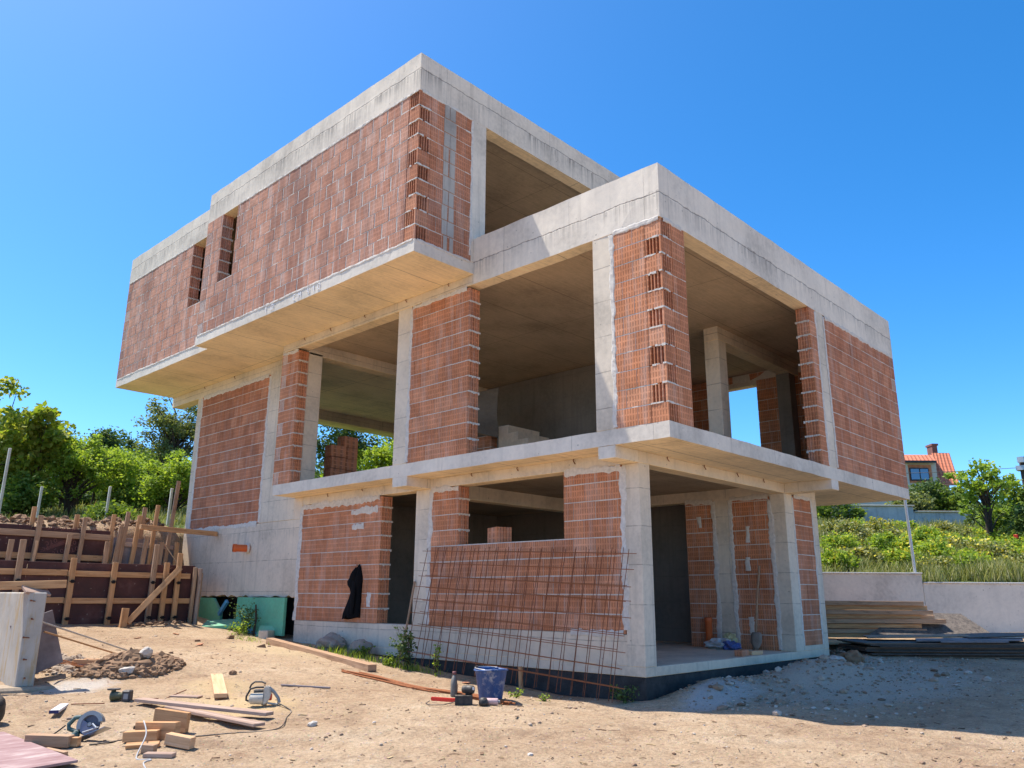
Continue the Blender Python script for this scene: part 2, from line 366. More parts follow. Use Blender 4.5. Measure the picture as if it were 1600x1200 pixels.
def lumps(x, y):
    v = Vector((x*.9, y*.9, 3)); n = noise.noise(v)*.03+noise.noise(v*3.1)*.014+noise.noise(v*8)*.006
    # heap of pale rubble by the corner, bank under the stacked sheets
    n += .2*math.exp(-((x-1.0)**2/.8+(y+.38)**2/.12))
    dep_ = (x-CX)*.7275+(y-CY)*.686; lat_ = (x-CX)*.686-(y-CY)*.7275
    if dep_ < 13:
        for d0, w0 in ((6.3, .2), (7.9, .22), (8.55, .2), (10.4, .25)):
            q_ = (dep_-d0-.35*math.sin(lat_*.45+d0)-.06*lat_)/w0
            n += (-.034*math.exp(-q_*q_)+(.022)*math.exp(-(abs(q_)-1.6)**2*3))*(.55+.45*noise.noise(Vector((lat_*.6, d0, 1))))+.07*math.exp(-((x-3.2)**2/1.5+(y+.8)**2/.3))
    n += .10*math.exp(-((x+1.35)**2/.3+(y-10.35)**2/.08))
    n += .20*math.exp(-((x+3.95)**2/.3+(y-5.78)**2/.12))
    if 12.6 < y < 15 and x < -.4: n += (.22+.35*max(0, noise.noise(Vector((x*1.1, y*1.1, 4)))))*math.exp(-((y-13.2)/.55)**2)
    if y > 12.6 and x < .2: n += .12*max(0, noise.noise(Vector((x*1.7, y*1.7, 9))))+.1*abs(noise.noise(Vector((x*4, y*4, 2))))
    return n
def W(d, l, z=None):
    """point at depth d from the road, l to the side"""
    x = CX+F2[0]*d+R2[0]*l; y = CY+F2[1]*d+R2[1]*l
    return Vector((x, y, gz(x, y) if z is None else z))

def axis_pts(a, b, step, far, grow=1.16):
    c = list(np.arange(a, b, step)); s = step; p = c[-1]
    while p < far: s *= grow; p += s; c.append(p)
    s = step; p = c[0]
    while p > -far: s *= grow; p -= s; c.insert(0, p)
    return np.array(c)
GX = axis_pts(-9.6, 17.5, .085, 260); GY = axis_pts(-7.0, 14.2, .09, 260)
XX, YY = np.meshgrid(GX, GY)
ZZ = ground_h(XX, YY)
nx_, ny_ = len(GX), len(GY)
for j in range(ny_):
    for i in range(nx_):
        x = GX[i]; y = GY[j]
        if abs(x) < 45 and abs(y) < 60: ZZ[j, i] += lumps(x, y)
        if -.05 < x < 8.2 and .05 < y < 13.2: ZZ[j, i] = min(ZZ[j, i], -.5 if y < 8.0 else ZZ[j, i])
gm = bpy.data.meshes.new('ground')
idx = np.arange(nx_*ny_).reshape(ny_, nx_)
fc = np.stack([idx[:-1, :-1], idx[:-1, 1:], idx[1:, 1:], idx[1:, :-1]], -1).reshape(-1, 4)
gm.vertices.add(nx_*ny_); gm.vertices.foreach_set('co', np.stack([XX, YY, ZZ], -1).ravel())
gm.loops.add(fc.size); gm.loops.foreach_set('vertex_index', fc.ravel().astype(np.int32))
gm.polygons.add(len(fc)); gm.polygons.foreach_set('loop_start', np.arange(0, fc.size, 4, dtype=np.int32))
gm.polygons.foreach_set('use_smooth', np.ones(len(fc), bool))
gm.update(calc_edges=True); gm.validate()
ground = bpy.data.objects.new('ground', gm); COL.objects.link(ground); ground['kind'] = 'structure'

t = NT('dry earth'); o = t.obj(); so = t.sep(o)
n1 = t.noise(o, .55, 6, .62); n2 = t.noise(o, 5, 6, .7); n3 = t.noise(o, 55, 4, .7); n4 = t.noise(o, 190, 2)
mixn = t.math('ADD', t.math('MULTIPLY', n1, .45), t.math('ADD', t.math('MULTIPLY', n2, .3), t.math('MULTIPLY', n3, .25)))
c = t.ramp(mixn, [(.36, (.28, .17, .10)), (.46, (.45, .308, .19)), (.55, (.54, .39, .25)), (.66, (.64, .50, .355))])
n5 = t.noise(o, 24, 5, .75); n6 = t.noise(t.map(o, (1, 1, 1), (7, 3, 0)), 2.6, 6, .75)
c = t.mix(1.0, c, t.ramp(n5, [(.36, .68), (.5, 1.0), (.66, 1.12)]), 'MULTIPLY')
c = t.mix(t.ramp(n6, [(.56, 0.0), (.68, .5)]), c, (.24, .155, .10))
tr = t.noise(t.map(o, (.9, .9, 1)), 1.0, 5, .7, 1.2)
c = t.mix(t.math('MULTIPLY', t.ramp(tr, [(.55, 0.0), (.66, 1.0)]), .35), c, (.21, .13, .08))
def patch(cx, cy, rx, ry, soft=.5):
    dx = t.math('DIVIDE', t.math('SUBTRACT', so[0], cx), rx); dy = t.math('DIVIDE', t.math('SUBTRACT', so[1], cy), ry)
    r_ = t.math('SQRT', t.math('ADD', t.math('MULTIPLY', dx, dx), t.math('MULTIPLY', dy, dy)))
    r_ = t.math('ADD', r_, t.math('MULTIPLY', t.math('SUBTRACT', n2, .5), 1.3))
    r_ = t.math('ADD', r_, t.math('MULTIPLY', t.math('SUBTRACT', n3, .5), .8))
    return t.math('DIVIDE', t.math('SUBTRACT', 1.0, r_), soft, True)
# sawdust round the cut planks, spilt lime near the low wall and the corner, grey rubble beside the house, its colour warmed and lightened to lift the shadow
c = t.mix(t.math('MULTIPLY', patch(-4.0, 2.95, .95, .85), .75), c, (.62, .45, .24))
c = t.mix(t.math('MULTIPLY', patch(-3.5, 4.1, .5, .7), .55), c, (.62, .46, .25))
c = t.mix(t.math('MULTIPLY', patch(-1.3, 6.6, .7, 1.6), .6), c, (.60, .46, .27))
c = t.mix(t.math('MULTIPLY', patch(-4.85, 5.25, .6, .4), .7), c, (.62, .57, .51))
c = t.mix(t.math('MULTIPLY', patch(.7, -.65, 1.1, .35), .8), c, (.56, .53, .50))
c = t.mix(t.math('MULTIPLY', patch(3.6, -1.3, 3.4, 1.7), .7), c, (.64, .54, .43))
# pebbles
vo = t.voro(o, 26); peb = t.math('LESS_THAN', vo.outputs[0], t.math('MULTIPLY', n2, .36))
c = t.mix(t.math('MULTIPLY', peb, .5), c, t.mix(1.0, (.55, .47, .39), vo.outputs[1], 'MULTIPLY'))
c = t.mix(t.math('LESS_THAN', n4, .36), c, t.mix(1.0, c, (.62, .58, .54), 'MULTIPLY'))
# soil with thin green on the slopes
dep = t.math('ADD', t.math('MULTIPLY', t.math('SUBTRACT', so[0], CX), .7275), t.math('MULTIPLY', t.math('SUBTRACT', so[1], CY), .686))
gr = t.math('MAXIMUM', t.math('MULTIPLY', t.math('GREATER_THAN', dep, 20.15), t.math('GREATER_THAN', so[0], 8.4)), t.math('DIVIDE', t.math('SUBTRACT', so[1], 13.6), 1.2, True))
grc = t.ramp(n2, [(.35, (.055, .085, .02)), (.55, (.10, .135, .03)), (.7, (.17, .17, .06))])
c = t.mix(gr, c, grc)
ht = t.math('ADD', t.math('MULTIPLY', n2, 1.2), t.math('ADD', t.math('MULTIPLY', n3, .7), t.math('ADD', t.math('MULTIPLY', n4, .35), t.math('MULTIPLY', peb, .25))))
gm.materials.append(t.out(c, .97, t.bump(t.math('ADD', ht, n5), .9, .03)))

# ------------------------------------------------------------------ brickwork builder
rnd = random.Random(5)
def block_poly(u0, u1, d, e0=False, e1=False, notch=False, dep=.05):
    """plan of a hollow block: tongue and groove ends, or open cells on its outer face"""
    P = []
    if notch:
        n = 4; L = u1-u0; w = L/(n+.35); P.append((u0, 0))
        for k in range(n):
            a = u0+L*.09+k*(L*.82/n)+.006; b_ = a+L*.82/n-.016
            P += [(a, 0), (a, -dep), (b_, -dep), (b_, 0)]
        P.append((u1, 0))
    else: P += [(u0, 0), (u1, 0)]
    if e1:
        for k in range(4):
            a = -d*(.1+.2*k); P += [(u1, a), (u1-.017, a-.008), (u1-.017, a-d*.09), (u1, a-d*.1)]
    P.append((u1, -d)); P.append((u0, -d))
    if e0:
        for k in range(4):
            a = -d*(.9-.2*k); P += [(u0, a), (u0+.017, a+.008), (u0+.017, a+d*.09), (u0, a+d*.1)]
    return P
def frame(axis, c, sgn=1):
    """outward normal: axis 'x' faces -X, axis 'y' faces -Y (sgn=-1 flips)"""
    if axis == 'x': return lambda u, w, z: (c-w*sgn, u, z)
    return lambda u, w, z: (u, c-w*sgn, z)
def brick_wall(parent, axis, c, u0, u1, z0, z1, mat, holes=(), hj=.007, d=.25, L=.375, H=.25, teeth=(), notch0=False, notch1=False, par=0, sgn=1, squeeze=.8, mort=None, name='brick_wall', n0l=.25):
    P = frame(axis, c, sgn); m = MB()
    k = 0; zc = z0
    while zc < z1-.03:
        zt = min(zc+H, z1); top = zt-(.018 if hj > .02 else .015) if zt < z1 else zt
        ivs = [(u0, u1)]
        for (a, b, ha, hb) in holes:
            zm = (zc+zt)/2
            if ha < zm < hb:
                nv = []
                for (p, q) in ivs:
                    if b <= p or a >= q: nv.append((p, q)); continue
                    if a > p: nv.append((p, a))
                    if b < q: nv.append((b, q))
                ivs = nv
        for (p, q) in ivs:
            off = (L/2 if (k+par) % 2 else 0)
            cuts = [p]; alt = (k+par) % 2 == 0
            s0 = p
            if notch0 and p == u0 and alt: cuts.append(p+n0l); s0 = p+n0l
            e_ = q
            tail = []
            if notch1 and q == u1 and alt: e_ = q-n0l; tail = [e_]
            x = math.floor((s0-off)/L)*L+off+L
            while x < e_-.06:
                if x > s0+.06: cuts.append(x+rnd.uniform(-.012, .012))
                x += L
            cuts += tail+[q]
            for i in range(len(cuts)-1):
                a = cuts[i]+(.002 if i else 0); b = cuts[i+1]-(hj if i < len(cuts)-2 else 0)
                e0 = (i == 0 and any(abs(p-t_) < .01 for t_ in teeth)); e1 = (i == len(cuts)-2 and any(abs(q-t_) < .01 for t_ in teeth))
                nf = (notch0 and p == u0 and alt and i == 0) or (notch1 and q == u1 and alt and i == len(cuts)-2)
                poly = block_poly(a, b, d-.02, e0, e1, nf)
                w = rnd.uniform(.0035, .0085); tz = rnd.uniform(-.003, .003)
                n = len(poly)
                lo = [P(pu, pw+w, zc) for pu, pw in poly]; hi = [P(pu, pw+w, top+(tz if zt < z1 else 0)) for pu, pw in poly]
                m.face(lo[::-1], [(pu, 0) for pu, pw in poly][::-1]); m.face(hi, [(pu, pw) for pu, pw in poly])
                vb = m.v; base = len(vb)
                # share vertices so that each block stays one island
                m.f[-2] = list(range(base-2*n, base-n)); m.f[-1] = list(range(base-n, base))
                acc = 0; us = [poly[0][0]]
                for j in range(n):
                    j2 = (j+1) % n; acc = math.hypot(poly[j2][0]-poly[j][0], poly[j2][1]-poly[j][1])
                    ua = us[-1]; us.append(ua+acc)
                    lj = base-2*n+(n-1-j); lj2 = base-2*n+(n-1-j2)
                    m.f.append([lj, lj2, base-n+j2, base-n+j]); m.uv.append([(ua, 0), (ua+acc, 0), (ua+acc, zt-zc), (ua, zt-zc)]); m.mi.append(0); m.sm.append(False)
            # bed mortar core and squeezed out lumps
            ea = .035 if any(abs(p-t_) < .01 for t_ in teeth) else .006; eb = .035 if any(abs(q-t_) < .01 for t_ in teeth) else .006
            pa = P(p+ea, .0005, zc); pb = P(q-eb, -d+.03, zt)
            m.box(*pa, *pb, mi=1)
            if squeeze and zc > z0+.01:
                u = p
                while u < q:
                    st = rnd.uniform(.05, .13)
                    if rnd.random() < squeeze*.8:
                        hh = rnd.uniform(.001, .006); pr = rnd.uniform(-.003, .006)
                        if rnd.random() < .05: hh *= 3.5
                        a = P(u, -.03, zc-.011-hh*rnd.random()); b = P(min(u+st*1.05, q), pr, zc+hh*.5)
                        m.box(*a, *b, mi=1)
                    u += st
                for te in teeth:
                    if abs(te-p) < .01 or abs(te-q) < .01:
                        s_ = -1 if abs(te-p) < .01 else 1
                        for kk in range(7):
                            w0 = -d*(kk+.1)/7; pr = rnd.uniform(.0, .014)
                            dz = rnd.uniform(.006, .014)*(2 if rnd.random() < .3 else 1)
                            a = P(te-s_*.05, w0, zc-.012-dz); b = P(te+s_*pr, w0-d/7*rnd.uniform(.7, 1), zc+.005)
                            m.box(*a, *b, mi=1)
        zc = zt; k += 1
    return m.build(name, [mat, mort or MORTAR], parent)

def smear(parent, axis, c, pts, w=.05, sgn=1, th=.009, seed=0, mb=None):
    """uneven trowelled mortar along a line lying on a wall face: pts are (u,z)"""
    rr = random.Random(seed+int(pts[0][0]*77)+int(pts[0][1]*31)); P = frame(axis, c, sgn); m = mb or MB()
    for (ua, za), (ub, zb) in zip(pts[:-1], pts[1:]):
        L = math.hypot(ub-ua, zb-za); n = max(3, int(L/.045)); du, dz = (ub-ua)/L, (zb-za)/L; nu, nz = -dz, du
        rows = []
        wa = wb = w
        for i in range(n+1):
            tt = i/n; u = ua+(ub-ua)*tt; z = za+(zb-za)*tt
            wa = .55*wa+.45*w*rr.choice([.35, .6, .8, 1, 1.2, 1.7]); wb = .55*wb+.45*w*rr.choice([.35, .6, .8, 1, 1.2, 1.7])
            rows.append((P(u+nu*wa, 0.0015, z+nz*wa), P(u+nu*wa*.55, th*rr.uniform(.6, 1.3), z+nz*wa*.55), P(u-nu*wb*.55, th*rr.uniform(.6, 1.3), z-nz*wb*.55), P(u-nu*wb, 0.0015, z-nz*wb)))
        for i in range(n):
            for j in range(3):
                m.face([rows[i][j], rows[i][j+1], rows[i+1][j+1], rows[i+1][j]])
    if mb is None: return m.build('mortar_smear', MORTAR, parent, recalc=False)

# ------------------------------------------------------------------ the house
XS, BB, XT, XT2, YT, YS, YE, XR = -.516, .824, -1.764, -1.481, 2.717, 9.813, 14.71, 8.241
ZB, ZS, ZF, ZRB, ZR, Z2B, Z2, ZTB, ZT = 2.71, 2.876, 3.084, 5.834, 6.628, 6.006, 6.209, 8.80, 9.483
house = thing('unfinished_house', 'unfinished concrete and clay block house with an overhanging top storey', 'house')
def rough(o, amp=.007, seg=.22):
    """cut long edges short and let cast edges wander a little"""
    me = o.data; bm = bmesh.new(); bm.from_mesh(me); bmesh.ops.remove_doubles(bm, verts=bm.verts, dist=1e-4)
    for ax in range(3):
        cos = [v.co[ax] for v in bm.verts]; a, b = min(cos), max(cos); n = int((b-a)/seg)
        for k in range(1, n):
            nr = Vector((0, 0, 0)); nr[ax] = 1; pt = Vector((0, 0, 0)); pt[ax] = a+(b-a)*k/n
            bmesh.ops.bisect_plane(bm, geom=bm.verts[:]+bm.edges[:]+bm.faces[:], plane_co=pt, plane_no=nr)
    for v in bm.verts:
        p = v.co.copy(); v.co += Vector((noise.noise(p*2.3), noise.noise(p*2.3+Vector((9, 0, 0))), noise.noise(p*2.3+Vector((0, 9, 0)))))*amp+Vector((noise.noise(p*9), noise.noise(p*9+Vector((5, 0, 0))), noise.noise(p*9+Vector((0, 5, 0)))))*amp*.6
    bm.to_mesh(me); bm.free(); me.update(); return o
def cb(name, mat, *boxes, bevel=.006, jit=.0):
    m = MB()
    for b in boxes: m.box(*b, jit=jit)
    return m.build(name, mat, house, bevel=bevel)
# ground floor
cb('foundation', BITUM, (.012, .012, -1.0, 5.66, 8.05, -.0)); cb('foundation', BITUM, (.45, 8.06, -1, 7.9, 13.1, 1.0))
cb('floor_slab', CONC_WALL, (0, 0, 0, 5.64, 8.085, .12))
cb('plinth', CONC_WALL, (.004, .27, .12, .25, 8.085, .505)); cb('plinth', CONC_WALL, (4.66, .004, .12, 5.43, .24, .20))
cb('column', CONC, (0, 0, .12, .255, .275, ZB))
cb('column', CONC, (0.003, 4.19, .505, .255, 4.565, ZB))
cb('column', CONC, (4.34, 0, .12, 4.645, .27, ZB))
cb('column', CONC, (5.42, 0, .12, 5.645, .25, ZB))
cb('column', CONC, (4.343, 1.04, .12, 4.6, 1.36, ZB))
cb('beam', CONC, (0, 0, ZB, .25, 8.085, ZS))
cb('beam', CONC, (.25, .001, ZB, 5.64, .25, ZS))
cb('beam', CONC, (.25, 4.25, 2.62, 7.8, 4.5, ZS))
cb('beam', CONC, (4.342, .25, 2.68, 4.6, 4.25, ZS))
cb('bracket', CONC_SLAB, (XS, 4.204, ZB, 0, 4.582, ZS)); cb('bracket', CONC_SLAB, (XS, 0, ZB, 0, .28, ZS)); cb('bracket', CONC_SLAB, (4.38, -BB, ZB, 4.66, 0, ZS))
brick_wall(house, 'x', .006, .285, 4.17, .51, 2.70, BR['brick'], holes=[(1.30, 3.50, 1.76, 3)], teeth=(3.50,), L=.375)
brick_wall(house, 'x', .006, 5.50, 8.05, .51, 2.69, BR['brick'], teeth=(5.50,), L=.375, par=1)
brick_wall(house, 'y', .008, 4.66, 5.41, .2, 2.69, BR['brick_mid'], L=.30)
brick_wall(house, 'x', 4.352, .28, 1.03, .12, 2.67, BR['brick'], L=.38)
brick_wall(house, 'x', 4.352, 1.37, 1.95, .12, 2.67, BR['brick'], L=.38, par=1)
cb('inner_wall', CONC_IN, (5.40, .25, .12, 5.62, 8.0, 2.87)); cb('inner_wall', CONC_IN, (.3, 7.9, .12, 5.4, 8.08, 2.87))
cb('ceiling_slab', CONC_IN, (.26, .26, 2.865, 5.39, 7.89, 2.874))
# left flank: basement wall, first floor brick
m = MB()
prev = .95
n_ = 40
P_ = frame('x', 0)
low = [(8.09+i*(13.2-8.09)/n_, .94+random.Random(i).uniform(-.03, .03)) for i in range(n_+1)]
for i in range(n_):
    (ya, za), (yb, zb) = low[i], low[i+1]
    m.mesh([(0, ya, za), (0, yb, zb), (0, yb, 2.44), (0, ya, 2.44), (.3, ya, za), (.3, yb, zb), (.3, yb, 2.44), (.3, ya, 2.44)], [(0, 3, 2, 1), (4, 5, 6, 7), (0, 1, 5, 4), (3, 7, 6, 2)])
m.face([(0, 8.09, .94), (0, 8.09, 2.44), (.3, 8.09, 2.44), (.3, 8.09, .94)]); m.face([(0, 13.2, .94), (0, 13.2, 2.44), (.3, 13.2, 2.44), (.3, 13.2, .94)])
m.build('basement_wall', CONC_WALL, house, merge=True)
cb('column', CONC, (0, 8.37, 2.445, .28, 9.74, Z2B)); cb('wall_head', CONC_WALL, (.001, 8.088, 2.442, .3, 8.368, ZS-.002))
cb('column', CONC, (0.0, 12.97, 2.44, .28, 13.2, 5.74))
cb('beam', CONC, (0.003, 9.74, 5.74, .28, YE-.004, Z2B))
brick_wall(house, 'x', .008, 9.75, 12.96, 2.45, 5.73, BR['brick_mid'], L=.25, H=.2525)
# first floor
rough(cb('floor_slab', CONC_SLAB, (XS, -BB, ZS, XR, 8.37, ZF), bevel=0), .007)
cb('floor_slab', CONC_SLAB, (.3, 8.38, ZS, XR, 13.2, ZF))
cb('column', CONC, (XS+.002, 4.245, ZF, -.24, 4.60, ZRB)); cb('column', CONC, (XS+.002, -.02, ZF, -.24, .30, ZRB))
cb('column', CONC, (4.36, -BB+.003, ZF, 4.69, -.56, ZRB)); cb('column', CONC, (-.27, 7.8, ZF, .06, 8.37, Z2B-.2))
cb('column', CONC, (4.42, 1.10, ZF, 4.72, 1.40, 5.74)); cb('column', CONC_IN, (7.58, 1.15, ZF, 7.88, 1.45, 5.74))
cb('beam', CONC, (4.42, 1.10, 5.74, 7.98, 1.40, Z2B)); cb('beam', CONC, (-.27, 7.8, 5.76, 7.9, 8.1, Z2B)); cb('beam', CONC, (.28, 12.95, 5.74, 7.9, 13.2, Z2B))
cb('beam', CONC, (XS, YT, ZRB, -.26, 8.40, Z2B))
brick_wall(house, 'x', XS+.004, 7.78, 8.40, ZF, 5.79, BR['brick'], teeth=(7.78,), notch1=True, L=.375, n0l=.22)
brick_wall(house, 'x', XS+.004, 2.79, 4.22, ZF, 5.80, BR['brick'], teeth=(2.79,), L=.375)
# corner pier: blocks turn the corner, so alternate courses show their open cells
def corner_stack(x0, y0, s, z0, z1, H, mat, dep=.045):
    m = MB(); k = 0; z = z0
    while z < z1-.04:
        zt = min(z+H, z1); top = zt-.011 if zt < z1 else zt
        p = block_poly(0, s, s, notch=True, dep=dep)
        # cells open alternately to the left and to the right hand face
        q = [(x0-w, y0+u) for u, w in p] if k % 2 else [(x0+u, y0-w) for u, w in p]
        n = len(q); acc = 0; us = []
        for i in range(n): us.append(acc); acc += math.hypot(q[(i+1) % n][0]-q[i][0], q[(i+1) % n][1]-q[i][1])
        us.append(acc)
        m.mesh([(a, b, z) for a, b in q]+[(a, b, top) for a, b in q], [tuple(range(n))[::-1], tuple(range(n, 2*n))]+[(i, (i+1) % n, n+(i+1) % n, n+i) for i in range(n)],
               [[(0, .1)]*n]*2+[[(us[i], 0), (us[i+1], 0), (us[i+1], zt-z), (us[i], zt-z)] for i in range(n)])
        m.box(x0+.055, y0+.055, z, x0+s-.02, y0+s-.02, zt, mi=1)
        for side in (0, 1):
            u = 0
            while u < s:
                st = rnd.uniform(.03, .08); hh = rnd.uniform(.004, .02); pr = rnd.uniform(-.002, .009)
                if z > z0 and rnd.random() < .8:
                    if side: m.box(x0+u, y0-pr, z-.012-hh*rnd.random(), x0+min(s, u+st), y0+.03, z+hh*.4, mi=1)
                    else: m.box(x0-pr, y0+u, z-.012-hh*rnd.random(), x0+.03, y0+min(s, u+st), z+hh*.4, mi=1)
                u += st
        z = zt; k += 1
    return m.build('corner_blocks', [mat, MORTAR], house)
corner_stack(XS+.004, -BB+.004, .25, ZF, 5.82, .25, BR['brick'])
brick_wall(house, 'x', XS+.004, -BB+.258, -.03, ZF, 5.82, BR['brick'], L=.375, d=.25)
brick_wall(house, 'y', -BB+.004, XS+.258, .06, ZF, 5.82, BR['brick'], L=.30, d=.25, teeth=(.06,))
brick_wall(house, 'y', -BB+.004, 4.08, 4.35, ZF, 5.82, BR['brick'], teeth=(4.08,), L=.38)
brick_wall(house, 'y', -BB+.006, 4.70, XR-.02, ZF, 5.80, BR['brick_mid'], L=.30, notch1=True)
m = MB(); m.box(XS, -BB, ZRB, XR, -.57, ZR); m.box(XS, -.57, ZRB, -.27, YT-.004, ZR); m.box(XR-.25, -.57, ZRB, XR, YT-.004, ZR)
rough(m.build('parapet', CONC_LOW, house), .008)
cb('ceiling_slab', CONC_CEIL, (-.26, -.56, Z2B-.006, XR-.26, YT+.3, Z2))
# rear and right walls of the first floor
m = MB()
brick_wall(house, 'x', 8.0, -.56, 13.1, ZF, 5.995, BR['brick'], holes=[(2.12, 2.95, 3, 5.72)], d=.23, squeeze=.5)
cb('lintel', CONC, (8.0, 1.9, 5.72, 8.23, 3.2, 6.0))
brick_wall(house, 'y', 6.3, 5.12, 7.9, ZF, 5.99, BR['brick'], d=.2, squeeze=.5, sgn=1)
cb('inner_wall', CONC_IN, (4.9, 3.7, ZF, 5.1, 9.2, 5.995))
# stair seen through the front opening
m = MB()
for k in range(7):
    m.box(3.2, 5.45-.28*k, ZF, 4.2, 5.73-.28*k, ZF+1.40-.175*k)
m.build('staircase', concrete_mat('stair concrete', (.68, .56, .42)), house)
m = MB()
c0 = Vector((3.3, 5.75, 4.15))
for k in range(11):
    a0, a1 = R(85+k*9), R(85+(k+1)*9)
    za = zb = 5.2-.095*k
    p = [c0+Vector((math.cos(a0)*.1, math.sin(a0)*.1, za-4.15)), c0+Vector((math.cos(a0)*1.3, math.sin(a0)*1.3, za-4.15)), c0+Vector((math.cos(a1)*1.3, math.sin(a1)*1.3, za-4.15)), c0+Vector((math.cos(a1)*.1, math.sin(a1)*.1, za-4.15))]
    m.mesh(p+[q+Vector((0, 0, .18)) for q in p], [(0, 1, 2, 3), (4, 7, 6, 5), (0, 4, 5, 1), (1, 5, 6, 2), (2, 6, 7, 3), (3, 7, 4, 0)])
m.build('winder_stair', CONC_IN, house)
brick_wall(house, 'x', 3.2, 5.95, 7.5, ZF, 4.35, BR['brick'], d=.2, squeeze=.5)
# top storey
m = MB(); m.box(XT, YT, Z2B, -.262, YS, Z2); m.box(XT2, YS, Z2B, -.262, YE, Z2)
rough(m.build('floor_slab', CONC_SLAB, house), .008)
cb('floor_slab', CONC_CEIL, (-.258, YT, Z2B+.001, XR, 7.8, Z2)); cb('floor_slab', CONC_SLAB, (-.258, 7.804, Z2B+.001, XR, YE, Z2))  # one soffit: front bay in shade-toned concrete, rear bay paler as lit
corner_stack(XT+.006, YT+.006, .25, Z2, ZTB, .2591, BR['brick_mid'])
brick_wall(house, 'x', XT+.006, YT+.26, YS-.004, Z2, ZTB, BR['brick_old'], holes=[(8.50, 9.12, 7.12, 9)], teeth=(9.12,), hj=.03, L=.375, H=.2591, notch1=True)
brick_wall(house, 'x', XT2+.006, YS+.01, YE-.006, Z2, ZTB, BR['brick_old'], holes=[(10.45, 11.07, 7.12, 9)], teeth=(11.07,), hj=.03, L=.375, H=.2591, notch1=True)
brick_wall(house, 'y', YT+.006, XT+.26, -.585, Z2, ZTB, BR['brick_mid'], L=.30, H=.2591, teeth=())
# cement slurry that ran down the right hand face of the corner
SLURRY = concrete_mat('cement slurry', (.40, .36, .31), streak=.6, pit=0)
m = MB(); rr = random.Random(3)
for k in range(10):
    z0 = Z2+k*.2591+.01
    for (a, b) in ((-1.23, -1.11), (-1.10, -.98)):
        if k < 1: a += .05
        m.box(a+rr.uniform(-.012, .012), YT-.0075, z0, b+rr.uniform(-.014, .014), YT+.03, z0+.245)
m.build('slurry_stain', SLURRY, house)
cb('column', CONC_TOP, (-.58, YT+.001, Z2, -.26, YT+.28, ZTB+.03))
m = MB()
m.box(XT, YT, ZTB, XR, YT+.25, ZT); m.box(XT, YT+.25, ZTB, XT+.25, YS, ZT)
m.box(XT2, YS, ZTB, XT2+.25, YE, ZT); m.box(XT2+.25, YE-.25, ZTB, XR, YE, ZT); m.box(XR-.25, YT+.25, ZTB, XR, YE-.25, ZT)
rough(m.build('roof_parapet', CONC_TOP, house), .008)
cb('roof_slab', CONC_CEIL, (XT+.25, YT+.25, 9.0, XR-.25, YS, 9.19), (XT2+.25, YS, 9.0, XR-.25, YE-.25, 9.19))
brick_wall(house, 'y', YE-.006, XT2+.26, XR, Z2, ZTB, BR['brick'], sgn=-1, squeeze=0)
brick_wall(house, 'x', XR-.006, YT+.3, YE-.26, Z2, ZTB, BR['brick'], sgn=-1, squeeze=0)
brick_wall(house, 'y', 8.0, XT+.3, XR-.3, Z2, 8.99, BR['brick'], squeeze=.3, d=.2)
# trowelled mortar round the brick panels, one object per face
def smears(axis, c, lines, w=.045, seed=1):
    for l in lines: smear(house, axis, c, l, w, seed=seed)
smears('x', 0, [[(.27, .56), (.265, 2.68)], [(.3, 2.66), (1.28, 2.69)], [(3.5, 2.66), (4.17, 2.69)], [(4.18, .52), (4.17, 2.66)], [(.32, .51), (1.2, .505)]], .05)
smears('x', 0, [[(5.56, 2.68), (8.06, 2.66)], [(8.07, .5), (8.09, 2.66)], [(5.6, 2.48), (6.4, 2.45)], [(6.0, 2.2), (6.35, 2.17)], [(5.75, 1.02), (5.76, .78)]], .06, 4)
smears('x', 0, [[(9.74, 2.46), (9.75, 5.7)], [(12.96, 2.46), (12.97, 5.7)], [(9.8, 5.72), (12.9, 5.72)], [(9.8, 2.43), (12.9, 2.43)]], .05, 6)
smears('x', XS, [[(4.235, 3.1), (4.23, 5.78)], [(2.85, 5.80), (4.2, 5.80)], [(7.8, 5.78), (8.38, 5.80)], [(-.02, 3.1), (-.03, 5.82)], [(-.8, 5.83), (-.06, 5.82)]], .04, 2)
smears('y', -BB, [[(4.70, 3.1), (4.69, 5.8)], [(4.75, 5.80), (8.2, 5.82)], [(4.36, 3.1), (4.355, 5.8)], [(-.45, 5.82), (.0, 5.83)]], .035, 8)
smears('y', 0, [[(4.655, .2), (4.65, 2.66)], [(5.415, .2), (5.42, 2.66)], [(4.7, 2.69), (5.4, 2.69)]], .03, 9)
smears('x', 4.342, [[(.275, .14), (.28, 2.6)], [(1.03, .14), (1.035, 2.66)], [(1.37, .14), (1.365, 2.66)], [(.3, 2.67), (1.03, 2.68)], [(1.37, 2.66), (1.95, 2.68)], [(.72, 1.9), (.72, 2.18)], [(.75, 1.42), (.75, 1.65)], [(.75, .38), (.76, .65)], [(1.65, 2.2), (1.66, 2.4)]], .045, 11)
smears('x', XT, [[(2.75, Z2-.005), (YS-.05, Z2-.005)], [(2.75, ZTB), (8.4, ZTB)]], .022, 12)
smears('x', XT2, [[(YS+.1, Z2-.005), (YE-.05, Z2-.005)], [(11.1, ZTB), (YE-.05, ZTB)]], .022, 13)
smears('y', YT, [[(-.6, Z2+.1), (-.59, 8.78)], [(XT+.05, Z2-.005), (-.6, Z2-.005)], [(XT+.05, ZTB), (-.6, ZTB)]], .025, 14)
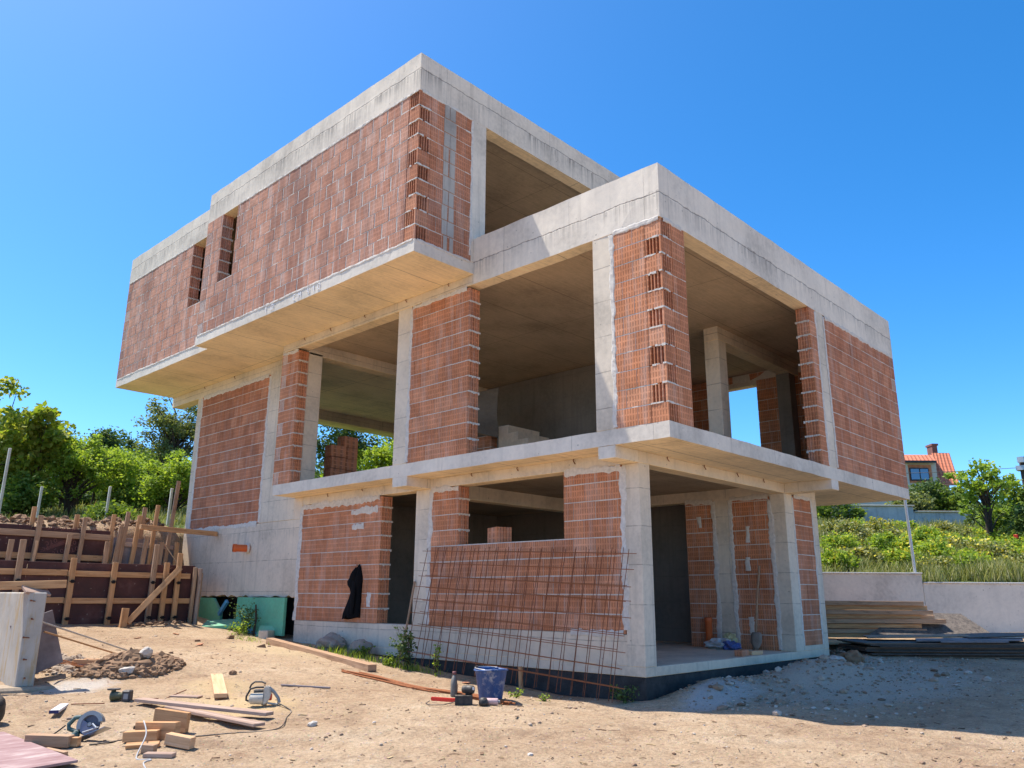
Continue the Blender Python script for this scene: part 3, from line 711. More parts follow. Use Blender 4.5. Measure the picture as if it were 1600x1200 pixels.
# orange drain stub cast into the basement wall
ORANGE = plain('orange drain plastic', (.62, .13, .035), .45, 0, .12, 4)
m = MB(); m.tube([(.02, 10.05, 1.93), (-.3, 10.15, 1.93)], .075, 16, caps=False); m.tube([(-.3, 10.15, 1.93), (0, 10.05, 1.93)], .068, 16, caps=False); m.tube([(-.24, 10.13, 1.93), (-.31, 10.153, 1.93)], .085, 16, caps=False)
m.tube([(0.0, 10.05, 1.93), (-.04, 10.063, 1.93)], .105, 12, mi=1)
m.build('drain_stub', [ORANGE, MORTAR], house)
# chalk figures on the edge of the top slab
CHALK = plain('white chalk', (.80, .80, .82), .95, 0, .1)
ch = frame('x', XT)
def glyph(y0, z0, s, segs):
    m = MB()
    for (a, b, c2, d2) in segs: m.beam(ch(y0-a*s, .008, z0+b*s*.9), ch(y0-c2*s, .008, z0+d2*s*.9), .014, .003, up=(1, 0, 0))
    m.build('chalk_figure', CHALK, house)
G4 = [(.1, 1, 0, .4), (0, .4, .6, .4), (.5, .9, .45, 0)]; GM = [(0, 0, .1, 1), (.1, 1, .35, .4), (.35, .4, .6, 1), (.6, 1, .7, 0)]
GC = [(.6, .9, .1, .9), (.1, .9, .05, .1), (.05, .1, .55, .1)]; G1 = [(.1, .7, .4, 1), (.4, 1, .35, 0)]; G0 = [(0, .1, .1, .9), (.1, .9, .6, .9), (.6, .9, .6, .1), (.6, .1, 0, .1)]
for x_, g_ in ((7.02, G1), (6.80, G0), (6.05, GC), (5.88, GM), (5.60, G4), (5.44, G1), (5.28, G0)): glyph(x_, Z2B+.05, .13, g_)
# rusty tie wires left along the soffit seams
for k, (x, y, z) in enumerate([(XS-.01, 7.6, Z2B), (XS-.01, 6.7, Z2B), (XS-.01, 5.6, Z2B), (XS-.01, 4.4, Z2B), (XS-.01, 3.3, Z2B), (-.01, 11.4, Z2B), (-.01, 12.9, Z2B), (-.01, 7.2, ZS), (-.01, 6.1, ZS), (-.01, 3.2, ZS), (-.01, 2.2, ZS), (-.01, 1.1, ZS), (.7, -.01, ZS), (1.7, -.01, ZS), (2.7, -.01, ZS), (3.6, -.01, ZS)]):
    m = MB(); rr = random.Random(k); m.tube([(x, y, z-.005), (x-.02, y-.01, z-.02-.02*rr.random()), (x-.01+.03*rr.random(), y-.02, z-.05-.03*rr.random())], .007, 5); m.build('tie_wire', RUST_D, house)
# ------------------------------------------------------------------ film faced formwork sheets
t = NT('film faced sheet'); o = t.obj(); uv = t.uv()
n1 = t.noise(o, 2.2, 5, .65); n2 = t.noise(o, 60, 3)
c = t.ramp(n1, [(.3, (.045, .016, .014)), (.55, (.085, .03, .026)), (.72, (.14, .065, .055))])
sp = t.math('MULTIPLY', t.math('LESS_THAN', t.voro(o, 9).outputs[0], t.math('MULTIPLY', n1, .32)), t.ramp(n2, [(.5, 0), (.6, 1)]))
c = t.mix(t.math('MULTIPLY', sp, .7), c, (.42, .34, .27))
t.b.inputs['Specular IOR Level'].default_value = .35
FILM = t.out(c, t.math('ADD', .45, t.math('MULTIPLY', n1, .3)), t.bump(n2, .1, .002))
t = NT('worn grey sheet'); o = t.obj()
n1 = t.noise(o, 3, 5, .65); n2 = t.noise(o, 40, 3)
FILM_GREY = t.out(t.ramp(n1, [(.3, (.15, .12, .115)), (.6, (.26, .22, .215)), (.75, (.36, .31, .29))]), .8, t.bump(n2, .2, .003))
t = NT('dusty purple sheet'); o = t.obj()
n1 = t.noise(t.map(o, (1, 3, 1)), 2.5, 6, .7); n2 = t.noise(o, 50, 3)
c = t.ramp(n1, [(.32, (.24, .13, .12)), (.52, (.34, .215, .20)), (.68, (.50, .39, .35))])
FILM_DUST = t.out(c, .6, t.bump(n2, .15, .002))
FILM_DARK = plain('dark sheet', (.085, .068, .058), .85, 0, .5, 3, dust=.3)
SHEET_EDGE = plain('plywood edge', (.20, .13, .085), .85, 0, .4, 8)
BLACK = plain('black plastic', (.018, .018, .02), .5, 0, .2, 12, dust=.4)
INK = plain('printed mark', (.24, .10, .085), .8, 0, .1)

def clampbit(m, p, mi=2):
    x, y, z = p
    m.tube([(x-.05, y-.02, z), (x+.05, y-.02, z)], .012, 6, mi); m.box(x-.025, y-.03, z-.03, x+.025, y, z+.03, mi)

# front tier
f1 = thing('formwork_wall', 'front formwork wall of dark red sheets with timber rails, stakes and a diagonal brace', 'formwork', (-3.6, 10.8, .35))
off = Matrix.Translation((3.6, -10.8, -.35))
def fb(parent, name, mats, fn, bevel=.004):
    m = MB(); fn(m); m.v = [tuple(off @ Vector(p)) for p in m.v]; return m.build(name, mats, parent, bevel=bevel)
xs = [-8.4, -5.9, -3.98, -2.42, -.78]
for a, b in zip(xs[:-1], xs[1:]):
    fb(f1, 'panel', [FILM], lambda m: m.box(a+.004, 10.8, .22, b-.004, 10.822, 1.57+random.Random(a).uniform(-.03, .05)))
fb(f1, 'panel', [FILM], lambda m: m.box(-.8, 10.78, .3, -.62, 10.8, 1.5))
for z, x1 in ((1.345, -.9), (.845, -.86), (.36, -.95)):
    fb(f1, 'rail', WOOD, lambda m: [m.beam((-8.4, 10.765, z+.01), (-3.3, 10.765, z+.012), .07, .105), m.beam((-3.29, 10.765, z), (x1, 10.765, z-.005), .07, .105)])
st1 = [(-6.9, 1.7), (-5.6, 1.66), (-4.93, 1.8), (-4.13, 1.93), (-3.22, 1.63), (-2.47, 1.57), (-1.70, 1.95), (-1.43, 1.60), (-1.17, 1.80)]
for i, (x, zt) in enumerate(st1):
    s_ = fb(f1, 'stake', WOOD_OLD if i % 3 == 0 else WOOD, lambda m: m.beam((x-.02, 10.70, .22), (x+random.Random(i).uniform(-.02, .03), 10.70, zt), .10, .055, up=(0, 1, 0)))
    def cl(m):
        for z in (.52, 1.2): clampbit(m, (x, 10.67, z), 0)
    k_ = fb(s_, 'clamp', [plain('black iron', (.02, .018, .018), .7, .3)] if i == 0 else [bpy.data.materials['black iron']], cl, 0)
for k, (x, y, z0, z1) in enumerate([(-.84, 10.70, .3, 1.52), (-.72, 10.72, .32, 1.5), (-.66, 10.80, .3, 1.42)]):
    fb(f1, 'corner_post', WOOD_OLD if k != 1 else WOOD_PURPLE, lambda m: m.beam((x, y, z0), (x+.02, y, z1), .075, .05, up=(0, 1, 0)))
fb(f1, 'brace', WOOD, lambda m: m.beam((-2.3, 10.2, .44), (-1.19, 10.62, 1.50), .11, .05, up=(0, -1, .6)))
fb(f1, 'brace_post', WOOD, lambda m: m.beam((-2.40, 10.18, .12), (-2.36, 10.20, .71), .12, .075, up=(0, 1, 0)))
# rear tier
f2 = thing('formwork_wall', 'rear formwork wall on the upper step with printed dark sheets and tall leaning stakes', 'formwork', (-3.6, 10.8, .35))
xs = [-8.4, -5.9, -3.55, -2.0]
for a, b in zip(xs[:-1], xs[1:]):
    fb(f2, 'panel', [FILM], lambda m: m.box(a+.004, 12.4, 1.3, b-.004, 12.422, 2.31+random.Random(b).uniform(-.03, .04)))
fb(f2, 'panel', [FILM_GREY], lambda m: m.box(-1.9, 12.41, 1.3, -.95, 12.43, 2.16)); fb(f2, 'panel', [FILM_GREY], lambda m: m.box(-.94, 12.43, 1.3, -.42, 12.45, 2.05))
fb(f2, 'rail', WOOD_OLD, lambda m: m.beam((-8.4, 12.36, 2.20), (-2.0, 12.36, 2.14), .07, .12)); fb(f2, 'rail', WOOD, lambda m: m.beam((-8.4, 12.36, 1.74), (-2.0, 12.36, 1.70), .07, .12))
fb(f2, 'rail', WOOD_PURPLE, lambda m: m.beam((-1.85, 12.37, 2.03), (-.6, 12.37, 2.0), .06, .10))
st2 = [(-7.3, 2.6, 0, 12.32), (-5.9, 2.7, 0, 12.32), (-4.7, 2.5, .02, 12.32), (-3.95, 2.0, .02, 12.1), (-3.52, 2.70, .03, 12.5), (-3.43, 2.52, .04, 12.32), (-2.87, 2.17, .05, 12.2), (-2.68, 2.6, .03, 12.5), (-2.57, 2.54, .05, 12.32), (-2.12, 2.05, .03, 12.15), (-1.93, 2.66, .05, 12.5), (-1.82, 2.4, .08, 12.3), (-1.70, 2.72, .1, 12.32), (-1.44, 2.66, .1, 12.32), (-1.28, 2.86, .08, 12.5), (-1.33, 2.2, .06, 12.1), (-1.07, 2.92, .08, 12.32), (-.97, 2.10, .02, 12.15), (-.64, 3.52, .14, 12.36), (-.55, 2.12, .0, 12.3)]
for i, (x, zt, ln, y) in enumerate(st2):
    fb(f2, 'stake', [WOOD_OLD, WOOD, WOOD_OLD][i % 3], lambda m: m.beam((x-ln, y, 1.3), (x, y, zt), .095 if i % 2 else .085, .05, up=(0, 1, 0)))
fb(f2, 'batten', WOOD_PALE, lambda m: m.beam((-.92, 12.2, 2.1), (-.42, 12.1, 1.45), .03, .02)); fb(f2, 'batten', WOOD_PALE, lambda m: m.beam((-3.5, 12.2, 1.45), (-3.47, 12.2, 2.0), .05, .025, up=(0, 1, 0)))
# print on the rear sheets: turned upside down and tilted, with double diagonal stripes
def letters(m, x, z, s):
    a = R(22)
    def pt(u, v):
        u, v = -u*s, -v*s
        return (x+u*math.cos(a)-v*math.sin(a), 12.397, z+u*math.sin(a)+v*math.cos(a))
    def line(pts, w=.012):
        for p, q in zip(pts[:-1], pts[1:]): m.beam(pt(*p), pt(*q), w, .003, up=(0, 1, 0))
    circ = lambda cx, a0, a1: [(cx+.36*math.cos(R(a0+(a1-a0)*k/8)), .5*math.sin(R(a0+(a1-a0)*k/8))) for k in range(9)]
    line(circ(-1.15, 0, 360)); line([(-.45, .5), (.35, .5)]); line([(-.05, .5), (-.05, -.5)]); line(circ(1.05, 45, 315))
def prt(m):
    for x, z in ((-3.15, 2.0), (-3.2, 1.88), (-2.78, 1.98), (-3.0, 1.80), (-2.72, 1.86)): letters(m, x, z, .075)
    for k in range(4):
        for d_ in (0, .035):
            x0 = -3.32+.1*k; z0 = 1.80+.055*k+d_
            m.beam((x0, 12.397, z0), (x0+.42, 12.397, z0+.17), .008, .003, up=(0, 1, 0))
    for x in (-3.2, -3.08, -2.95, -2.75, -2.35): letters(m, x, 2.29, .04)
fb(f2, 'print', INK, prt, 0)
pk = MB(); pk.beam((-1.78, 11.42, 2.345), (-.03, 11.5, 2.30), .10, .10)
tag(pk.build('timber_beam', WOOD, bevel=.004), 'long square timber lying level above the formwork with its end against the house wall', 'timber')
# soil on the steps is part of the ground; rubble heap
def heap(name, label, c, rx, ry, n, col, big=.09, seed=1):
    r = random.Random(seed); m = MB()
    for k in range(n):
        a = r.uniform(0, 6.28); q = math.sqrt(r.random())*1.0; s = big*(.14+.86*r.random()**2.2)*(1.15-q*.6)
        x = c[0]+math.cos(a)*q*rx; y = c[1]+math.sin(a)*q*ry
        m.rock((x, y, gz(x, y)+lumps(x, y)+s*.25), s*r.uniform(.8, 1.3), s*r.uniform(.8, 1.3), s*r.uniform(.6, .9), k+seed*50, 2, .75, fq=1.9)
    return tag(m.build(name, col, recalc=False), label, 'rubble', kind='stuff')
CLOD = plain('earth clod', (.30, .185, .11), .97, 0, .45, 9, bump=.6)
STONE = plain('limestone', (.34, .28, .225), .95, 0, .3, 7, bump=.5)
STONE_W = plain('white limestone', (.56, .50, .43), .95, 0, .2, 7, bump=.5)
heap('earth_heap', 'heap of brown earth clods on the open ground', (-3.95, 5.75), .72, .44, 760, CLOD, .12, 2)
heap('earth_heap', 'long ridge of loose soil along the top of the rear formwork', (-3.0, 13.05), 2.6, .35, 420, CLOD, .12, 9)
heap('rubble_heap', 'scattered rubble stones beside the low concrete wall', (-4.55, 6.75), .5, .75, 120, plain('rubble', (.42, .33, .25), .95, 0, .35, 7, bump=.5), .10, 3)
heap('earth_heap', 'low bank of earth at the foot of the formwork brace', (-1.75, 10.4), .7, .22, 130, CLOD, .07, 4)
def stone(c, s, label, mat=STONE, seed=1):
    m = MB(); x, y = c; m.rock((0, 0, s[2]*.55), s[0], s[1], s[2], seed, 3, .4)
    o = m.build('stone', mat, recalc=False); o.location = (x, y, gz(x, y)+lumps(x, y)); return tag(o, label, 'stone')
stone((-3.85, 5.62), (.09, .08, .07), 'rounded white stone on top of the earth heap', STONE_W, 5).location.z += .1
stone((-4.15, 5.42), (.10, .055, .05), 'long pale stone at the near edge of the earth heap', STONE_W, 6).location.z += .03
stone((-.25, 5.55), (.17, .2, .16), 'grey boulder at the foot of the wall under the hanging jacket', STONE, 7)
stone((-.2, 6.5), (.22, .3, .16), 'wide flat boulder at the plinth left of the other boulder', STONE, 8)
stone((4.75, -.45), (.2, .16, .12), 'pale boulder by the right hand corner of the porch', STONE_W, 9)
stone((5.2, -.55), (.16, .2, .14), 'brown rock behind the pale boulder at the porch corner', CLOD, 10)
stone((-3.0, 4.75), (.05, .045, .04), 'small dark clod alone on the bare ground', CLOD, 12)
stone((-3.9, -1.7+3.1), (.05, .04, .03), 'small pale stone in front of the crossed boards', STONE_W, 13)
# loose gravel and litter over the yard
m = MB(); r = random.Random(11)
for k in range(5200):
    if k % 3: d = 4.2+r.random()**1.3*13; l = r.uniform(-.64, .6)*d
    else: d = 10+r.random()*5; l = r.uniform(.05, .62)*d
    p = W(d, l)
    if (-.06 < p.x < 5.7 and p.y > -.02) or p.y > 10.3 or p.x > 9: continue
    s = r.uniform(.005, .013)*(1+1.2*(r.random() < .05))
    vs, fs = ICO[1]
    z = gz(p.x, p.y)+lumps(p.x, p.y); a, b, c_ = r.uniform(.7, 1.4), r.uniform(.7, 1.4), r.uniform(.4, .8)
    m.mesh([(p.x+v[0]*s*a*(1+.3*math.sin(k+i)), p.y+v[1]*s*b, z+s*.3+v[2]*s*c_) for i, v in enumerate(vs)], fs)
for k in range(900):
    x = r.uniform(.1, 8.5); y = -.1-abs(r.gauss(0, 1.2))-(.1 if x < 5.6 else -.6)
    s = r.uniform(.012, .03)*(1+1.3*(r.random() < .08)); vs, fs = ICO[1]; z = gz(x, y)+lumps(x, y); a, b, c_ = r.uniform(.7, 1.4), r.uniform(.7, 1.4), r.uniform(.4, .8)
    m.mesh([(x+v[0]*s*a*(1+.3*math.sin(k+i)), y+v[1]*s*b, z+s*.25+v[2]*s*c_) for i, v in enumerate(vs)], fs)
tg = NT('gravel'); tg.out(tg.ramp(tg.rand(), [(0, (.20, .12, .075)), (.45, (.36, .25, .17)), (.85, (.44, .35, .27)), (1, (.55, .48, .41))]), .95)
tag(m.build('gravel', tg.m, recalc=False), kind='stuff', label='loose gravel and small stones on the yard', cat='gravel')
m = MB()
for k in range(420):
    d = 4.3+r.random()**1.2*10; l = r.uniform(-.62, .6)*d
    p = W(d, l)
    if p.x > -.15 and p.y > -.2: continue
    z = gz(p.x, p.y)+lumps(p.x, p.y)+.006; a = r.uniform(0, 6.28); L = r.uniform(.03, .13); q = r.uniform(-.02, .02)
    if k % 3: m.tube([(p.x, p.y, z), (p.x+math.cos(a)*L*.5-q, p.y+math.sin(a)*L*.5+q, z+.006), (p.x+math.cos(a)*L, p.y+math.sin(a)*L, z)], r.uniform(.002, .005), 4)
    else: m.beam((p.x, p.y, z), (p.x+math.cos(a)*L*.7, p.y+math.sin(a)*L*.7, z+.004), r.uniform(.01, .03), .004)
tt_ = NT('litter'); tt_.out(tt_.ramp(tt_.rand(), [(0, (.07, .045, .03)), (.5, (.2, .12, .07)), (1, (.5, .37, .2))]), .9)
tag(m.build('wood_litter', tt_.m, recalc=False), kind='stuff', label='twigs and wood splinters scattered on the earth', cat='litter')

# ------------------------------------------------------------------ low concrete wall at the left edge
lw = thing('low_wall', 'stub end of a low concrete wall with nails sticking out of its narrow face', 'wall', (-5.45, 5.5, -.14))
t = NT('stained raw concrete'); o = t.obj()
n1 = t.noise(o, 2.5, 6, .65); n2 = t.noise(t.map(o, (10, 10, 1.6), (0, 0, 0)), 1.0, 5, .7); n3 = t.noise(o, 60, 3)
c = t.ramp(n1, [(.3, (.36, .325, .275)), (.6, (.47, .43, .37))]); c = t.mix(t.math('MULTIPLY', t.ramp(n2, [(.50, 0), (.64, 1)]), .7), c, (.42, .28, .12))
LOWC = t.out(c, .92, t.bump(n3, .3, .004))
m = MB(); m.box(0, 0, 0, .21, 4.8, 1.13); m.build('wall', LOWC, lw, bevel=.012)
m = MB(); m.box(-.28, -.12, -.28, .42, 5, .0, jit=.02); m.build('footing', plain('dirty footing', (.40, .31, .22), .95, 0, .4, 5, bump=.5), lw, bevel=.03)
for k, z in enumerate((.1, .32, .58, .80, 1.02)):
    m = MB(); e_ = -.02-.10*((k*7) % 5)/5; m.tube([(.10, .02, z), (.10+e_, -.05, z+.012)], .007, 6); m.tube([(.10+e_, -.05, z+.012), (.095+e_, -.054, z+.012)], .013, 6); m.build('nail', RUST_D, lw)
m = MB(); m.beam((-5.9, 5.75, 1.06), (-5.0, 5.62, 1.10), .12, .10); tag(m.build('timber_block', WOOD, bevel=.004), 'short timber lying along the top of the low wall, poking past it', 'timber')
m = MB(); m.box(-.16, -.1, 0, .16, .1, .035); o = m.build('board_scrap', WOOD_PURPLE, bevel=.004); o.location = (-5.35, 5.62, 1.00); o.rotation_euler = (.5, .1, .2); tag(o, 'scrap of dark board tipped against the timber on the low wall', 'board')
m = MB(); m.box(0, 0, 0, .55, .018, .72); o = m.build('plywood_sheet', [FILM_GREY], bevel=.002); o.location = (-5.22, 6.05, -.1); o.rotation_euler = (0, R(-20), R(12)); tag(o, 'small plywood sheet leaning behind the low wall', 'plywood')
for k, (a, b) in enumerate([((-5.15, 5.85, .62), (-3.1, 7.4, .02)), ((-5.12, 5.8, .5), (-3.4, 6.6, -.02))]):
    m = MB(); m.tube([a, b], .012, 6); tag(m.build('steel_rod' if not k else 'wooden_lath', GALV if not k else WOOD, recalc=False), ['grey rod sloping down from the low wall to the ground', 'brown lath sloping down just under the grey rod'][k], ['rod', 'lath'][k])
for k in range(3):
    m = MB(); m.tube([(-4.95+.03*k, 6.9, .12+.03*k), (-4.42+.04*k, 6.15+.05*k, .0)], .007, 5); tag(m.build('rebar_rod', RUST, recalc=False), 'thin rusty bar lying on the rubble behind the low wall', 'rebar', 'rusty bars on the rubble')
hb = thing('timber_cradle', 'small open cradle of two pale battens on a board lying near the rubble', 'cradle', (-4.47, 6.45, .02), R(-62))
m = MB(); m.box(0, -.02, 0, .42, .20, .015); m.build('board', FILM_DUST, hb)
for y in (-.02, .16): m = MB(); m.box(0, y, .015, .42, y+.045, .075); m.build('batten', WOOD_PALE, hb, bevel=.003)
m = MB(); m.box(-.03, -.02, .0, 0, .205, .05); m.build('batten', WOOD, hb, bevel=.003)
# ------------------------------------------------------------------ boards and offcuts on the ground
def board(name, label, cat, p0, p1, w, h, mat, group=None, roll=0.0, lift=0.0, warp=0):
    """a board lying on the ground between two plan points"""
    z0 = gz(*p0)+lumps(*p0)+h/2+.004+lift; z1 = gz(*p1)+lumps(*p1)+h/2+.004+lift
    a = Vector((p0[0], p0[1], z0)); b = Vector((p1[0], p1[1], z1)); m = MB()
    L = (b-a).length; m.beam((0, 0, 0), (L, 0, 0), w, h)
    o = m.build(name, mat, bevel=min(.004, h*.2))
    ax = (b-a).normalized(); sy = Vector((0, 0, 1)).cross(ax).normalized(); tz = ax.cross(sy)
    M = Matrix(((ax.x, sy.x, tz.x, a.x), (ax.y, sy.y, tz.y, a.y), (ax.z, sy.z, tz.z, a.z), (0, 0, 0, 1)))
    o.matrix_world = M @ Matrix.Rotation(roll, 4, 'X')
    return tag(o, label, cat, group)
board('wooden_board', 'long brown board on the ground, the one crossing behind', 'board', (-4.67, 3.76), (-4.05, 1.97), .13, .035, WOOD_PURPLE, lift=.03)
board('wooden_board', 'long dusty board on the ground, the one crossing in front', 'board', (-4.53, 3.25), (-4.33, 1.68), .14, .03, WOOD_PURPLE, lift=.03)
board('wooden_board', 'short pale plank covered in sawdust lying alone on the earth', 'board', (-3.31, 4.6), (-3.88, 3.36), .15, .05, WOOD_PALE, lift=.02)
board('timber_beam', 'long weathered squared timber on the ground in front of the house', 'timber', (-.78, 7.6), (-1.25, 3.92), .14, .10, WOOD_OLD)
board('wooden_board', 'thin grey lath lying flat right of the chainsaw', 'lath', (-3.0, 3.5), (-2.6, 3.0), .035, .02, FILM_GREY)
board('board_scrap', 'small grey offcut behind the crossed boards', 'offcut', (-4.22, 3.9), (-4.0, 3.62), .14, .02, WOOD_PURPLE)
board('wooden_block', 'upright squared offcut with dark marks at the back of the block group', 'offcut', (-4.97, 2.62), (-4.78, 2.28), .06, .19, WOOD)
board('wooden_block', 'longest squared offcut in the middle of the block group', 'offcut', (-5.28, 2.28), (-5.08, 1.86), .08, .16, WOOD)
board('wooden_block', 'low squared offcut touching the left of the longest one', 'offcut', (-5.42, 2.22), (-5.2, 1.98), .10, .09, WOOD)
board('wooden_block', 'short squared offcut with pale top at the right of the block group', 'offcut', (-5.2, 1.80), (-5.06, 1.58), .09, .10, WOOD_PALE)
board('wooden_block', 'thin wedge of wood in front of the longest offcut', 'offcut', (-5.5, 1.98), (-5.27, 1.80), .05, .04, WOOD, roll=.5)
board('wooden_block', 'tiny brown cube of wood between the wedge and the flat offcut', 'offcut', (-5.43, 1.77), (-5.36, 1.68), .08, .07, WOOD_OLD)
board('wooden_block', 'flat pale offcut nearest the camera in the block group', 'offcut', (-5.47, 1.63), (-5.29, 1.44), .10, .035, WOOD_PURPLE)
board('wooden_block', 'dark offcut half hidden behind the block group', 'offcut', (-5.28, 2.42), (-5.17, 2.2), .06, .09, WOOD_OLD)
board('wooden_block', 'grooved brown offcut lying left of the circular saw', 'offcut', (-6.1, 2.72), (-5.83, 2.4), .10, .10, WOOD_OLD)
board('wooden_block', 'pale offcut pushed against the grooved one beside the circular saw', 'offcut', (-5.92, 2.55), (-5.77, 2.36), .06, .08, WOOD)
board('board_scrap', 'dark splinter of board in front of the grooved offcut', 'offcut', (-6.03, 2.42), (-5.93, 2.2), .05, .03, WOOD_OLD)
# brick shards and mortar crumbs left on the ground
for k, (x, y, s) in enumerate([(-1.35, 6.9, .07), (-2.1, 7.6, .06), (-1.0, 8.6, .08), (-1.75, 9.3, .05), (-.75, 5.9, .05), (-2.7, 8.7, .06), (-2.9, 6.9, .045), (-.62, 2.6, .06), (-1.9, 8.1, .05)]):
    m = MB(); rr = random.Random(k+5); m.box(-s, -s*.6, 0, s*rr.uniform(.6, 1), s*.7, s*.5, jit=s*.3); o = m.build('brick_shard', BR['brick'] if k % 2 else CLOD, bevel=.003); o.location = (x, y, gz(x, y)+lumps(x, y)-.004); o.rotation_euler = (rr.uniform(-.2, .2), rr.uniform(-.2, .2), rr.uniform(0, 3)); tag(o, 'small shard of broken clay block on the earth near the house', 'shard', 'brick shards on the ground')
# big film faced sheet in the lower left corner
m = MB(); P4 = [(-6.12, 3.36), (-6.06, 1.55), (-8.6, 1.3), (-8.4, 3.5)]
vs = [(x, y, gz(x, y)+lumps(x, y)+.03+h) for h in (0, .022) for x, y in P4]
m.mesh(vs, [(3, 2, 1, 0), (4, 5, 6, 7), (0, 1, 5, 4), (1, 2, 6, 5), (2, 3, 7, 6), (3, 0, 4, 7)])
tag(m.build('plywood_sheet', FILM_DUST, bevel=.002), 'large dusty purple plywood sheet flat on the ground in the near left corner', 'plywood')
bo = thing('work_boot', 'black bag edge at the left border below the low wall', 'bag', (-6.1, 3.98, gz(-6.1, 3.98)))
bo.name = 'black_bag'
m = MB(); m.rock((0, 0, .12), .13, .16, .17, 3, 3, .25, sm=True); m.build('body', BLACK, bo, recalc=False)
m = MB(); m.tube([(-.05, -.05, .22), (0, 0, .31), (.05, .05, .22)], .012, 6); m.build('handle', BLACK, bo)

# ------------------------------------------------------------------ power tools
TEAL = plain('teal tool plastic', (.02, .10, .10), .45, 0, .2, 12, dust=.55)
LGREY = plain('light grey casting', (.27, .29, .30), .45, .3, .25, 12, dust=.5)
BLADE = plain('saw blade steel', (.10, .09, .115), .45, .5, .25, 6, dust=.3)
WHITEP = plain('dusty white casing', (.60, .55, .46), .55, 0, .35, 9, dust=.6)
DGREY = plain('dark grey plastic', (.035, .037, .04), .55, 0, .25, 12, dust=.5)
REDO = plain('orange red plastic', (.62, .06, .02), .4, 0, .15, 8)
cs = thing('circular_saw', 'teal circular saw tipped over on its base plate with its blade showing', 'circular saw', (-5.66, 2.52, gz(-5.66, 2.52)+.02), 0)
# local axes: saw faces the camera; x to its right
fx = Vector((R2[0], R2[1], 0)); fz = Vector((0, 0, 1)); fy = Vector((F2[0], F2[1], 0))
SM = Matrix(((fx.x, fy.x, 0, 0), (fx.y, fy.y, 0, 0), (0, 0, 1, 0), (0, 0, 0, 1)))
SM = SM @ Matrix.Rotation(R(-14), 4, 'X') @ Matrix.Scale(.84, 4)
def loc(m): m.v = [tuple(SM @ Vector(p)) for p in m.v]; return m
def ring(r0, r1, a0, a1, n, y0, y1, cx=0, cz=0):
    m = MB(); A = [(cx+r1*math.cos(R(a0+(a1-a0)*k/n)), cz+r1*math.sin(R(a0+(a1-a0)*k/n))) for k in range(n+1)]
    B = [(cx+r0*math.cos(R(a0+(a1-a0)*k/n)), cz+r0*math.sin(R(a0+(a1-a0)*k/n))) for k in range(n+1)]
    for k in range(n):
        q = [A[k], A[k+1], B[k+1], B[k]]
        m.mesh([(x, y0, z) for x, z in q]+[(x, y1, z) for x, z in q], [(0, 1, 2, 3), (7, 6, 5, 4), (0, 4, 5, 1), (2, 6, 7, 3), (1, 5, 6, 2), (0, 3, 7, 4)])
    return m
C_ = (.02, .165)
m = loc(ring(.10, .145, 15, 205, 22, -.035, .04, *C_)); m.build('blade_guard', LGREY, cs, merge=True)
m = ring(0.01, .14, 15, 205, 22, .035, .045, *C_); loc(m).build('guard_plate', LGREY, cs, merge=True)
m = ring(.004, .108, 0, 360, 30, -.005, .0, *C_); loc(m).build('blade', BLADE, cs, merge=True)
m = ring(.03, .115, 150, 330, 18, -.03, -.018, *C_); loc(m).build('lower_guard', plain('guard grey', (.22, .20, .24), .45, .5, .2), cs, merge=True)
m = MB(); m.tube([(.02, -.04, .165), (.02, .0, .165)], .022, 14); loc(m).build('arbor_bolt', LGREY, cs)
m = MB(); m.tube([(-.115, .02, .25), (-.19, .03, .24), (-.245, .03, .17), (-.235, .03, .125), (-.15, .03, .095), (-.1, .03, .09)], [.024, .026, .026, .024, .024, .03], 10); loc(m).build('handle', TEAL, cs)
m = MB(); m.tube([(-.06, .05, .12), (-.06, .2, .13)], .06, 16); m.tube([(-.12, .02, .08), (-.17, .0, -.0)], .042, 10); loc(m).build('motor', TEAL, cs)
m = MB(); m.box(-.2, -.05, -.012, .22, .13, -.006); m.v = [tuple(Matrix.Rotation(R(-24), 4, 'Y') @ Vector(p)) for p in m.v]; m.v = [(x, y, z+.06) for x, y, z in m.v]; loc(m).build('base_plate', STEEL, cs)
m = MB(); m.tube([(-.03, -.05, .08), (.14, -.055, .135)], .006, 6); m.tube([(.06, -.05, .17), (.12, -.06, .125)], .012, 8); loc(m).build('guide_rod', GALV, cs)
def cable(name, mat, pts, r=.006, parent=None, label=None, z=None):
    """catmull rom cable lying on the ground"""
    P = [Vector((x, y, gz(x, y)+lumps(x, y)+r*.6+h)) for x, y, h in pts]; Q = []
    for i in range(len(P)-1):
        p0, p1, p2, p3 = P[max(i-1, 0)], P[i], P[i+1], P[min(i+2, len(P)-1)]
        for k in range(8):
            t_ = k/8
            q = .5*((2*p1)+(-p0+p2)*t_+(2*p0-5*p1+4*p2-p3)*t_*t_+(-p0+3*p1-3*p2+p3)*t_**3); Q.append(q)
    Q.append(P[-1]); m = MB()
    if parent:
        iv = Vector(parent.location); Q = [q-iv for q in Q]
    m.tube(Q, r, 6); o = m.build(name, mat, parent, recalc=False)
    if label: tag(o, label, 'cable')
    return o
cable('cord', BLACK, [(-5.82, 2.62, .15), (-5.9, 2.75, .06), (-6.02, 2.88, .01), (-6.2, 2.95, .0)], .007, cs)
chs = thing('electric_chainsaw', 'dusty white electric chainsaw standing on the earth with a black front handle', 'chainsaw', (-3.74, 2.72, gz(-3.74, 2.72)+.01))
SM = Matrix(((fx.x, fy.x, 0, 0), (fx.y, fy.y, 0, 0), (0, 0, 1, 0), (0, 0, 0, 1))) @ Matrix.Rotation(R(8), 4, 'Z') @ Matrix.Scale(.78, 4)
